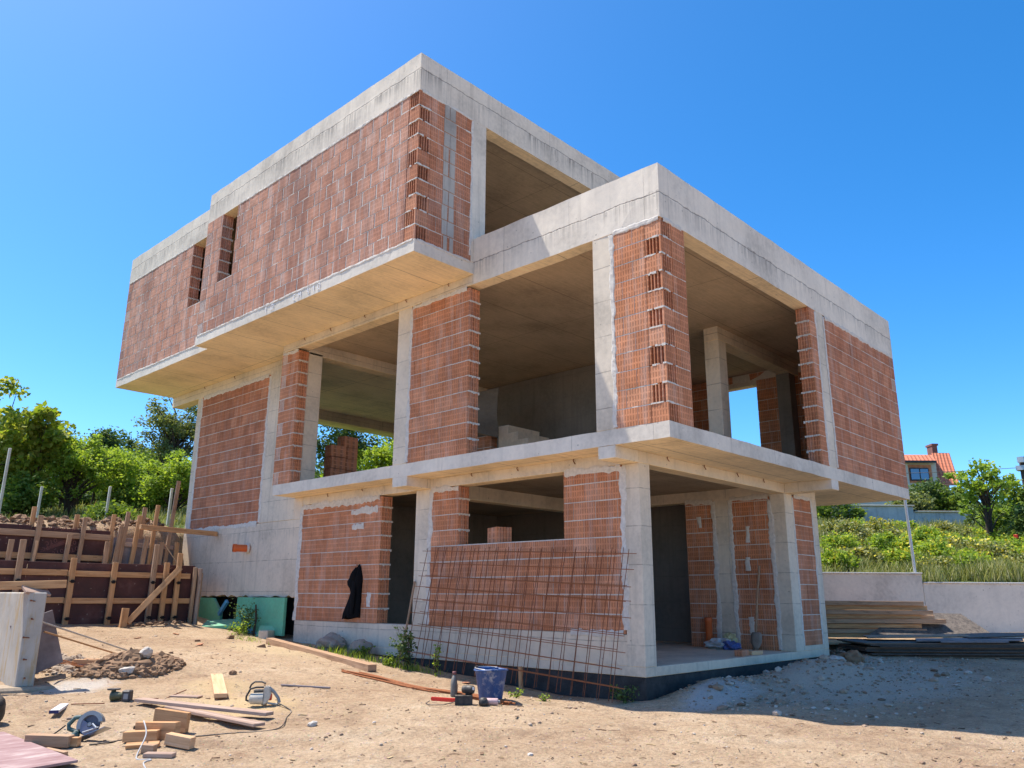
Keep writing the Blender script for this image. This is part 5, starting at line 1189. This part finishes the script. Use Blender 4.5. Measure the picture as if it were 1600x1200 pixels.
def tree(name, label, base, height, crown_w, mat, seed, nclump=40, leaves=9000, leaf=.16, clump=.55, trunk_h=.25, trunk_r=.12, top=1.0, cat='tree', group=None, shape=1.0, stems=1, lean=0.0, asp=.55):
    r = random.Random(seed); g = np.random.default_rng(seed)
    root = thing(name, label, cat, base, 0, group)
    cz = height*(trunk_h+(1-trunk_h)/2); rz = height*(1-trunk_h)/2; rx = crown_w/2
    cl = []
    tries = 0
    while len(cl) < nclump and tries < 4000:
        tries += 1
        p = Vector((r.gauss(0, 1), r.gauss(0, 1), r.gauss(0, 1))).normalized()*(r.random()**.4)
        k = 1+.62*noise.noise(p*2.1+Vector((seed, 0, 0)))
        q = Vector((p.x*rx*k, p.y*rx*k, cz+p.z*rz*k*shape))
        if q.z < height*.05: continue
        cl.append(q)
    m = MB()
    for s_ in range(stems):
        bx = r.uniform(-.1, .1)*crown_w*(stems > 1); by = r.uniform(-.1, .1)*crown_w*(stems > 1)
        P = [Vector((bx*.3, by*.3, -.3)), Vector((bx*.6+lean*.2, by*.6, height*trunk_h*.6)), Vector((bx+lean*.6, by, height*trunk_h+rz*.5)), Vector((bx*1.2+lean, by*1.2, height*trunk_h+rz*1.2))]
        m.tube(P, [trunk_r, trunk_r*.8, trunk_r*.5, trunk_r*.2], 7, caps=False)
        mine = [q for i, q in enumerate(cl) if i % stems == s_]
        for q in mine[:26]:
            tt = min(.95, max(.25, (q.z-height*trunk_h*.6)/(rz*2)*.8)); j = min(2, int(tt*3)); st = P[j].lerp(P[j+1], tt*3-j)
            mid = st.lerp(q, .5)+Vector((r.uniform(-.1, .1), r.uniform(-.1, .1), .06*height*r.random()))
            m.tube([st, mid, q], [trunk_r*.32, trunk_r*.2, trunk_r*.06], 5, caps=False)
    m.build('trunk', BARK, root, recalc=False)
    C_n = np.array([tuple(q) for q in cl]); w = g.uniform(.4, 1.6, len(cl)); w /= w.sum()
    which = g.choice(len(cl), leaves, p=w); sz = g.uniform(.55, 1.25, len(cl))*clump
    off_ = g.normal(size=(leaves, 3)); off_ /= np.linalg.norm(off_, axis=1, keepdims=True)+1e-9
    off_ *= (g.random(leaves)**.5)[:, None]*sz[which][:, None]; off_[:, 2] *= .75
    pts = C_n[which]+off_
    pts = pts[pts[:, 2] > .05]
    V, F = leaf_quads(pts, leaf, seed, asp)
    np_mesh('crown', V, F, mat, root)
    return root
def at(d, u, v):
    """metres: point at depth d seen in the direction (u,v) of a 1600 wide frame, used once to lay out the planting"""
    k = fw+r2*((u-800)/FPX)-u2*((v-600)/FPX); q = d/(k.x*F2[0]+k.y*F2[1]); return Vector((CX, CY, CZ))+k*q
def plant(name, label, d, u, vtop, wpx, mat, seed, vbase=None, **kw):
    p = at(d, u, 800); p.z = gz(p.x, p.y); h = at(d, u, vtop).z-p.z
    if vbase: p.z = at(d, u, vbase).z; h = at(d, u, vtop).z-p.z
    return tree(name, label, p, h, wpx*d/FPX, mat, seed, **kw)
g1 = 'trees behind the fence on the left hillside'
plant('broadleaf_tree', 'tall broad leaved tree with yellowish leaf tips at the left border', 25, -28, 600, 140, LV['maple'], 1, nclump=56, leaves=4200, leaf=.16, clump=.42, trunk_h=.12, group=g1, asp=.8)
plant('broadleaf_tree', 'slender young tree with sparse top shoots right of the border tree', 25.5, 48, 632, 70, LV['maple'], 2, nclump=34, leaves=2600, leaf=.2, clump=.38, trunk_h=.15, trunk_r=.06, group=g1, asp=.8)
plant('round_tree', 'bright green round tree with a bare forked trunk behind the fence', 26.5, 112, 684, 132, LV['bright'], 3, nclump=84, leaves=9500, leaf=.11, clump=.36, trunk_h=.3, trunk_r=.14, group=g1, stems=2)
plant('round_tree', 'smaller bright green tree just right of the forked one', 28, 172, 708, 95, LV['bright'], 4, nclump=60, leaves=7500, leaf=.11, clump=.4, trunk_h=.22, group=g1)
plant('shrub', 'yellow green rounded bush by the left end of the house', 27, 268, 712, 82, LV['bright'], 5, nclump=56, leaves=7000, leaf=.11, clump=.36, trunk_h=.05, cat='bush')
plant('airy_tree', 'tall airy grey green tree rising beside the house gable', 34, 262, 618, 118, LV['olive'], 6, nclump=62, leaves=9000, leaf=.13, clump=.55, trunk_h=.25, trunk_r=.16, group=g1, stems=2)
plant('dark_tree', 'dark dense tree low on the skyline between the round trees', 44, 158, 672, 62, LV['dark'], 7, nclump=40, leaves=5000, leaf=.2, clump=.8, trunk_h=.1, group=g1)
plant('dark_tree', 'dark tree with thin bare twigs on the skyline left of the airy tree', 42, 205, 690, 60, LV['dark'], 8, nclump=36, leaves=4500, leaf=.18, clump=.7, trunk_h=.1, group=g1)
plant('dark_tree', 'far dark tree behind the bright forked tree', 46, 95, 668, 95, LV['dark'], 9, nclump=50, leaves=6000, leaf=.2, clump=.9, trunk_h=.1, group=g1)
plant('dark_tree', 'deep green tree filling the gap behind the yellow green bush', 38, 232, 700, 90, LV['mid'], 10, nclump=50, leaves=7000, leaf=.16, clump=.7, trunk_h=.08, group=g1)
plant('dark_tree', 'dark tree hidden low behind the border tree', 40, 20, 668, 120, LV['dark'], 11, nclump=50, leaves=6500, leaf=.2, clump=.8, trunk_h=.08, group=g1)
for k, (d, u, vt, w_, mt, lb) in enumerate([(24.5, 20, 745, 90, 'mid', 'leafy bush at the foot of the border tree'), (28, 205, 755, 70, 'mid', 'mid green bush with white blossom hints under the small bright tree'), (27.5, 235, 765, 60, 'bright', 'light bush left of the yellow green rounded bush'), (31, 150, 770, 90, 'dark', 'dark undergrowth bush between the tree trunks'), (29, 60, 765, 80, 'mid', 'bush behind the second white fence post'), (33, 275, 770, 90, 'dark', 'dark bush behind the yellow green rounded bush'), (24, 175, 800, 50, 'mid', 'low weedy bush right of the third post')]):
    plant('shrub', lb, d, u, vt, w_, LV[mt], 60+k, nclump=30, leaves=3500, leaf=.13, clump=.5, trunk_h=.02, trunk_r=.04, cat='bush')
# seen through the open first floor
plant('dark_tree', 'dark blue green tree seen through the open first floor', 36, 535, 640, 110, LV['dark'], 20, nclump=46, leaves=6500, leaf=.17, clump=.7, trunk_h=.1)
plant('dark_tree', 'dark tree at the right edge of the view through the first floor', 38, 625, 655, 90, LV['mid'], 21, nclump=40, leaves=5500, leaf=.17, clump=.7, trunk_h=.1)
plant('round_tree', 'bright sunlit tree seen through the open first floor', 27, 590, 690, 95, LV['bright'], 22, nclump=50, leaves=8000, leaf=.13, clump=.5, trunk_h=.05)
plant('shrub', 'sunlit low bush at the bottom of the view through the first floor', 24, 540, 718, 70, LV['bright'], 23, nclump=34, leaves=5000, leaf=.12, clump=.42, trunk_h=.02, cat='bush')
# far wooded ridge closing the view
V_all = []; g = np.random.default_rng(77)
for k in range(150):
    l = -62+k*.95+g.uniform(-1, 1); d = 62+g.uniform(0, 22); p = W(d, l); hh = g.uniform(2.2, 5.0) if l < 18 else g.uniform(1.0, 2.4)
    n = 900; q = g.normal(size=(n, 3)); q /= np.linalg.norm(q, axis=1, keepdims=True); q *= (g.random(n)**.4)[:, None]
    V_all.append(np.array([p.x, p.y, p.z+hh*.45])+q*np.array([2.2, 2.2, hh*.6]))
V, F = leaf_quads(np.concatenate(V_all), .42, 5)
o = np_mesh('distant_woods', V, F, LV['dark']); tag(o, 'far strip of dark woodland along the top of the hill', 'woods', kind='stuff')
# right hand slope
plant('young_tree', 'young tree with fresh green leaves and visible trunk on the right hand slope', 29, 1541, 718, 84, LV['bright'], 30, nclump=44, leaves=1900, leaf=.14, clump=.27, trunk_h=.3, trunk_r=.09, vbase=846, asp=.75, stems=2)
for k, (d, u, vt, w_, mt, lb) in enumerate([(41, 1447, 752, 62, 'dark', 'dark green bush in front of the tiled house'), (40, 1492, 757, 62, 'mid', 'bright leafy bush right of the tiled house'), (39.5, 1425, 772, 50, 'olive', 'grey green bush at the left foot of the tiled house'), (31, 1588, 762, 84, 'mid', 'broad green bush at the right border'), (34, 1566, 800, 50, 'mid', 'dark bush behind the young tree trunk'), (28, 1610, 790, 70, 'dark', 'low dark bush at the right border below the utility pole'), (36, 1545, 790, 50, 'dark', 'shadowy bush beside the end of the old garden wall'), (38.5, 1300, 770, 70, 'mid', 'bush showing below the house overhang at the far wall')]):
    plant('shrub', lb, d, u, vt, w_, LV[mt], 90+k, nclump=40, leaves=4200, leaf=.17, clump=.55, trunk_h=.03, trunk_r=.05, cat='bush')
wb = [(33, 1335, 812, 60), (31, 1365, 815, 60), (34, 1400, 815, 50), (29, 1440, 826, 55), (31, 1475, 824, 70), (27, 1500, 838, 60), (26, 1560, 845, 70), (24, 1535, 850, 60), (28, 1590, 835, 60), (23.5, 1460, 850, 70), (30, 1300, 812, 60), (25, 1590, 860, 60), (22.5, 1500, 868, 50), (23, 1330, 855, 50), (26, 1380, 838, 60), (24.5, 1420, 846, 50), (28, 1350, 824, 70), (29, 1545, 836, 60), (22.3, 1300, 862, 55), (22, 1560, 872, 60), (25.5, 1310, 838, 55), (23, 1395, 862, 55), (21.8, 1450, 880, 45), (27, 1615, 838, 60), (32, 1530, 828, 60), (26, 1480, 846, 55)]
for k, (d, u, vt, w_) in enumerate(wb):
    rt_ = plant('weed_bush', 'yellow flowering weed bush on the slope above the retaining wall', d, u, vt, w_, [LV['bright'], LV['grass'], LV['bright']][k % 3], 130+k, nclump=30, leaves=3000, leaf=.10, clump=.32, trunk_h=.0, trunk_r=.02, cat='bush', group='weed bushes on the right hand slope')
    g = np.random.default_rng(k); cr = [c for c in rt_.children if c.name.startswith('crown')][0]; n = 160
    co = np.empty(len(cr.data.vertices)*3, np.float32); cr.data.vertices.foreach_get('co', co); co = co.reshape(-1, 3)
    hi = co[co[:, 2] > np.percentile(co[:, 2], 62)]; pts = hi[g.choice(len(hi), n)]+g.normal(size=(n, 3))*.05
    V, F = leaf_quads(pts, .085 if k % 2 else .06, k, .9); np_mesh('blossom', V, F, LV['yellow'], rt_)
def grass(name, label, N, region, hlo, hhi, mat, seed, clumpf=1.6, wid=.02):
    g = np.random.default_rng(seed); P = []
    while len(P) < N:
        p = region(g)
        if p is None: continue
        if noise.noise(Vector((p[0]*clumpf, p[1]*clumpf, seed)))+.35 < g.random()*.7: continue
        P.append(p)
    P = np.array(P); n = len(P); z = ground_h(P[:, 0], P[:, 1])-.03
    a = g.uniform(0, 2*np.pi, n); h = g.uniform(hlo, hhi, n)*(.6+.8*np.array([max(0, .5+noise.noise(Vector((x*.6, y*.6, 4)))) for x, y in P])); ln = h*g.uniform(.1, .6, n); b = a+np.pi/2+g.normal(size=n)*.5
    dx, dy = np.cos(a), np.sin(a); wx, wy = np.cos(b)*wid*g.uniform(.6, 1.4, n), np.sin(b)*wid*g.uniform(.6, 1.4, n)
    b0 = np.stack([P[:, 0]-wx, P[:, 1]-wy, z], 1); b1 = np.stack([P[:, 0]+wx, P[:, 1]+wy, z], 1)
    m0 = np.stack([P[:, 0]+dx*ln*.35-wx*.8, P[:, 1]+dy*ln*.35-wy*.8, z+h*.6], 1); m1 = np.stack([P[:, 0]+dx*ln*.35+wx*.8, P[:, 1]+dy*ln*.35+wy*.8, z+h*.6], 1)
    t0 = np.stack([P[:, 0]+dx*ln-wx*.15, P[:, 1]+dy*ln-wy*.15, z+h], 1); t1 = np.stack([P[:, 0]+dx*ln+wx*.15, P[:, 1]+dy*ln+wy*.15, z+h*.99], 1)
    V = np.stack([b0, b1, m1, m0, t1, t0], 1).reshape(-1, 3); i = np.arange(n)[:, None]*6
    F = np.concatenate([i+np.array([[0, 1, 2, 3]]), i+np.array([[3, 2, 4, 5]])])
    # keep each blade one island
    return tag(np_mesh(name, V, F, mat), label, 'grass', kind='stuff')
def reg_right(g):
    d = 20.4+17.5*g.random()**1.4; l = g.uniform(.33, .68)*d; p = W(d, l); return (p.x, p.y)
grass('slope_grass', 'tall dry and green grass covering the slope above the retaining wall', 34000, reg_right, .12, .5, LV['grass'], 3, wid=.011)
def reg_left(g):
    d = 19.2+11*g.random(); l = g.uniform(-.68, -.36)*d; p = W(d, l)
    return (p.x, p.y) if p.y > 14.6 and p.x < 8 else None
grass('hill_grass', 'rough grass on the bank above the formwork', 9000, reg_left, .08, .3, LV['grass'], 4, wid=.012)
def reg_mid(g):
    d = 22+10*g.random(); l = g.uniform(-.3, -.1)*d; p = W(d, l); return (p.x, p.y) if p.y > 13.8 else None
def reg_foot(g):
    q = g.random(); y = g.uniform(3.0, 8.9); x = -.35-.55*g.random()*(y/8)-.12*(y-3)/5
    return (x, y) if q < .8 or y < 5 else None
grass('weeds', 'thin green weeds along the foot of the house wall', 900, reg_foot, .03, .14, LV['bright'], 6, 2.4, .006)
def weed(label, x, y, h, w, mat, seed, n=260, leaf=.05):
    g = np.random.default_rng(seed); root = thing('weed', label, 'weed', (x, y, gz(x, y)+lumps(x, y)-.01)); m = MB(); pts = []
    for k in range(7):
        a = g.uniform(0, 6.28); q = g.uniform(.3, 1)*w/2; e = Vector((math.cos(a)*q, math.sin(a)*q, h*g.uniform(.55, 1)))
        m.tube([(0, 0, 0), e*.5+Vector((0, 0, h*.12)), e], [.006, .005, .002], 4, caps=False)
        for _ in range(n//7): t_ = g.random()**.7; pts.append(tuple(e*t_+Vector((0, 0, h*.12*math.sin(t_*3.1)))+Vector(g.normal(size=3)*w*.09)))
    m.build('stem', BARK, root, recalc=False); P = np.array(pts); P[:, 2] = np.abs(P[:, 2]); V, F = leaf_quads(P, leaf, seed, .6); np_mesh('leaves', V, F, mat, root)
weed('dark leafy weed growing at the lower left corner of the rebar mesh', -.55, 3.95, .62, .5, LV['dark'], 1, 420, .06)
weed('thin upright light green weed right of the dark leafy weed', -.6, 3.25, .5, .16, LV['bright'], 2, 120, .045)
weed('grey green thorny weed in front of the upright foam board', -.3, 9.35, .6, .75, LV['dark'], 3, 520, .045)
weed('low bright weed beside the lying foam board', -.55, 9.15, .22, .6, LV['bright'], 4, 260, .05)
weed('bright tuft of weed right of the leaning handle', -.62, 4.35, .18, .4, LV['bright'], 5, 200, .045)
weed('small green weed at the front corner of the house', -.25, .15, .2, .4, LV['dark'], 6, 200, .045)
weed('small bright weed on the ground beyond the bucket', -1.05, 1.25, .1, .28, LV['bright'], 7, 90, .035)
weed('tiny weed tuft right of the bucket', -.95, .85, .08, .2, LV['bright'], 8, 70, .03)
weed('low weed by the boulder under the jacket', -.45, 5.25, .2, .4, LV['mid'], 9, 180, .045)
# ------------------------------------------------------------------ fence posts, old wall, neighbour's house, pole
for k, (u, vt, vb, d, lb) in enumerate([(2, 700, 775, 21, 'leftmost pale fence post, cut by the picture edge'), (55, 760, 822, 23.5, 'pale fence post in front of the forked trunk'), (162, 760, 830, 23.5, 'pale fence post in the middle of the left bank'), (260, 763, 832, 22.5, 'pale fence post nearest the house wall')]):
    a = at(d, u, vb); b = at(d, u, vt); z0 = gz(a.x, a.y); o = thing('fence_post', lb, 'fence post', (a.x, a.y, z0-.2), 0, 'fence posts on the left bank')
    m = MB(); m.beam((0, 0, 0), (.02, 0, b.z-z0+.2), .065, .065); m.build('post', CONC_RET, o, bevel=.008)
for k, u in enumerate((78, 92, 118, 142, 186, 222)):
    p = at(28.5, u, 800); z0 = gz(p.x, p.y); m = MB(); m.tube([(0, 0, -.2), (.03, 0, 1.25+.1*(k % 3))], .05, 7); o = m.build('wooden_post', BARK); o.location = (p.x, p.y, z0); tag(o, 'dark old wooden post among the tree trunks on the bank', 'post', 'old wooden posts on the bank')
ow = thing('garden_wall', 'old stained whitewashed garden wall on the slope below the tiled house', 'wall', W(38.2, 20, 4))
OLDW = concrete_mat('old whitewash', (.50, .50, .49), streak=.9, drip=(4.2, 5.3, .5), stainc=(.2, .19, .17))
m = MB(); WB(m, 38.2, 38.5, 15.2, 19.05, 3.0, 5.17); shiftb(m, 'wall', OLDW, ow, .02)
m = MB(); WB(m, 38.2, 38.5, 19.06, 22.1, 3.0, 4.90); shiftb(m, 'wall', OLDW, ow, .02)
m = MB(); WB(m, 38.1, 38.6, 21.9, 22.45, 3.0, 5.08); shiftb(m, 'pier', OLDW, ow, .03)
m = MB(); WB(m, 38.1, 38.6, 15.2, 19.08, 5.171, 5.23); WB(m, 38.1, 38.6, 19.09, 21.89, 4.901, 4.96); shiftb(m, 'coping', CONC_WALL, ow, .01)
nh = thing('tiled_house', 'house with an orange tiled roof, blue window and chimney above the garden wall', 'house', W(58, 31, 6))
ROOF = NT('clay roof tiles'); uv = ROOF.uv(); su = ROOF.sep(uv)
rx_ = ROOF.math('SINE', ROOF.math('MULTIPLY', su[0], 2*math.pi/.27)); ry_ = ROOF.math('FRACT', ROOF.math('DIVIDE', su[1], .36))
ROOF.out(ROOF.mix(1.0, ROOF.ramp(ROOF.noise(ROOF.obj(), 2.5, 4), [(.3, (.50, .15, .075)), (.7, (.62, .22, .12))]), ROOF.ramp(ROOF.math('MULTIPLY', ROOF.ramp(ry_, [(0, .35), (.18, 1.0)]), ROOF.ramp(rx_, [(0, .75), (.5, 1.0)])), [(0, .3), (1, 1)]), 'MULTIPLY'), .8, ROOF.bump(rx_, .6, .04))
DARKF = plain('dark frame', (.02, .022, .03), .4)
PLAST = plain('pale render', (.50, .48, .43), .9, 0, .12, 2)
def U(u, d=58): return (u-800)/FPX*d*1.007
lA, lB, lC = U(1405), U(1459), U(1487)
m = MB(); WB(m, 58, 66, lA-7, lB+.2, 4.5, 10.62); shiftb(m, 'wall', PLAST, nh)
m = MB(); WB(m, 57.94, 58.0, U(1417), U(1455), 9.05, 10.35); shiftb(m, 'infill_brick', BR['brick_mid'], nh)
m = MB(); WB(m, 58.4, 66, lB+.2, lC-.1, 4.5, 9.0); shiftb(m, 'wall', PLAST, nh)
def roofq(name, pts, uvs, mat=ROOF.m, th=.14):
    m = MB(); P_ = [W(*p) for p in pts]; m.mesh(P_+[p-Vector((0, 0, th)) for p in P_], [(0, 1, 2, 3), (7, 6, 5, 4), (0, 4, 5, 1), (1, 5, 6, 2), (2, 6, 7, 3), (3, 7, 4, 0)], [uvs]+[uvs]+[[(0, 0), (.1, 0), (.1, .1), (0, .1)]]*4); return shiftb(m, name, mat, nh)
roofq('roof', [(57.6, lB, 8.95), (57.6, lC+.15, 8.95), (60.6, lC-.0, 11.55), (60.6, lB-9, 11.55)][:4] if False else [(57.6, lB, 8.95), (57.6, lC+.2, 8.95), (60.8, U(1487, 60.8), 11.75), (60.8, U(1459, 60.8), 11.75)], [(0, 0), (1.5, 0), (1.5, 4), (0, 4)])
roofq('dormer_roof', [(57.5, lA-7, 10.6), (57.5, lB-.02, 10.6), (60.8, U(1458.8, 60.8), 11.6), (60.8, lA-7, 11.6)], [(0, 0), (9, 0), (9, 3.4), (0, 3.4)])
m = MB(); WB(m, 57.44, 57.5, lA-7, lB, 10.44, 10.6); shiftb(m, 'gutter', DARKF, nh)
m = MB(); WB(m, 61.0, 61.8, U(1461, 61), U(1469, 61), 11.0, 12.35); WB(m, 60.9, 61.9, U(1460, 61), U(1470, 61), 12.35, 12.5); shiftb(m, 'chimney', plain('chimney brick', (.22, .10, .08), .9, 0, .3, 3), nh)
fr_ = None
m = MB(); WB(m, 57.86, 57.93, U(1420), U(1449.5), 9.18, 10.12); fr_ = shiftb(m, 'window', DARKF, nh)
GLASS = NT('window glass'); GLASS.b.inputs['Metallic'].default_value = .0; GLASS.out((.03, .09, .22), .06); GLASS.b.inputs['Specular IOR Level'].default_value = 1.0; GLASS.b.inputs['Coat Weight'].default_value = 1.0
for a, b in ((1421.3, 1434.2), (1436, 1448.2)):
    m = MB(); WB(m, 57.84, 57.859, U(a), U(b), 9.28, 10.04); q = -Vector(nh.location); shiftb(m, 'pane', GLASS.m, fr_, 0, q)
m = MB(); WB(m, 57.9, 57.98, U(1440), U(1449), 7.75, 8.35); shiftb(m, 'lower_window', GLASS.m, nh)
m = MB(); WB(m, 57.9, 58.0, U(1412), U(1418), 8.7, 10.5); shiftb(m, 'corner_post', PLAST, nh)
up = thing('utility_pole', 'dark utility pole with a lamp box and wires at the right border', 'pole', W(44, 28.3))
zt = at(44, 1597, 714).z-up.location.z
m = MB(); m.tube([(0, 0, -.3), (0, 0, zt)], .16, 8); m.build('post', BARK, up)
m = MB(); m.box(-.45, -.15, zt-.35, -.16, .15, zt-.05); m.box(-.3, -.3, zt-.75, .3, .3, zt-.5); m.build('box', GALV, up)
m = MB()
for z, e in ((zt-.6, 16), (zt-1.3, 14)): m.tube([(-.1, 0, z)]+[tuple(-Vector((R2[0], R2[1], 0))*e*k/6+Vector((F2[0], F2[1], 0))*2*k/6+Vector((0, 0, z-.25*math.sin(math.pi*k/6)))) for k in range(1, 7)], .015, 4)
m.build('wire', DGREY, up)
rs = at(27, 1588, 841); m = MB(); m.box(-.06, -.06, 0, .06, .06, .12); m.box(-.03, -.03, -2.0, .03, .03, 0); o = m.build('red_marker', RED, bevel=.01); o.location = rs; tag(o, 'small red box on a stake in the weeds at the right', 'marker')
sk = thing('iron_bracket', 'small grey iron bracket fixed beside the end of the garden wall', 'bracket', W(37.9, 21.8, 3.9))
m = MB(); m.beam((-.3, .2, .45), (.5, -.5, .5), .05, .05); m.beam((-.15, .1, -.6), (-.15, .1, .45), .06, .06); m.beam((.1, -.1, .45), (.0, 0, -.1), .05, .05); m.build('frame', STEEL, sk)
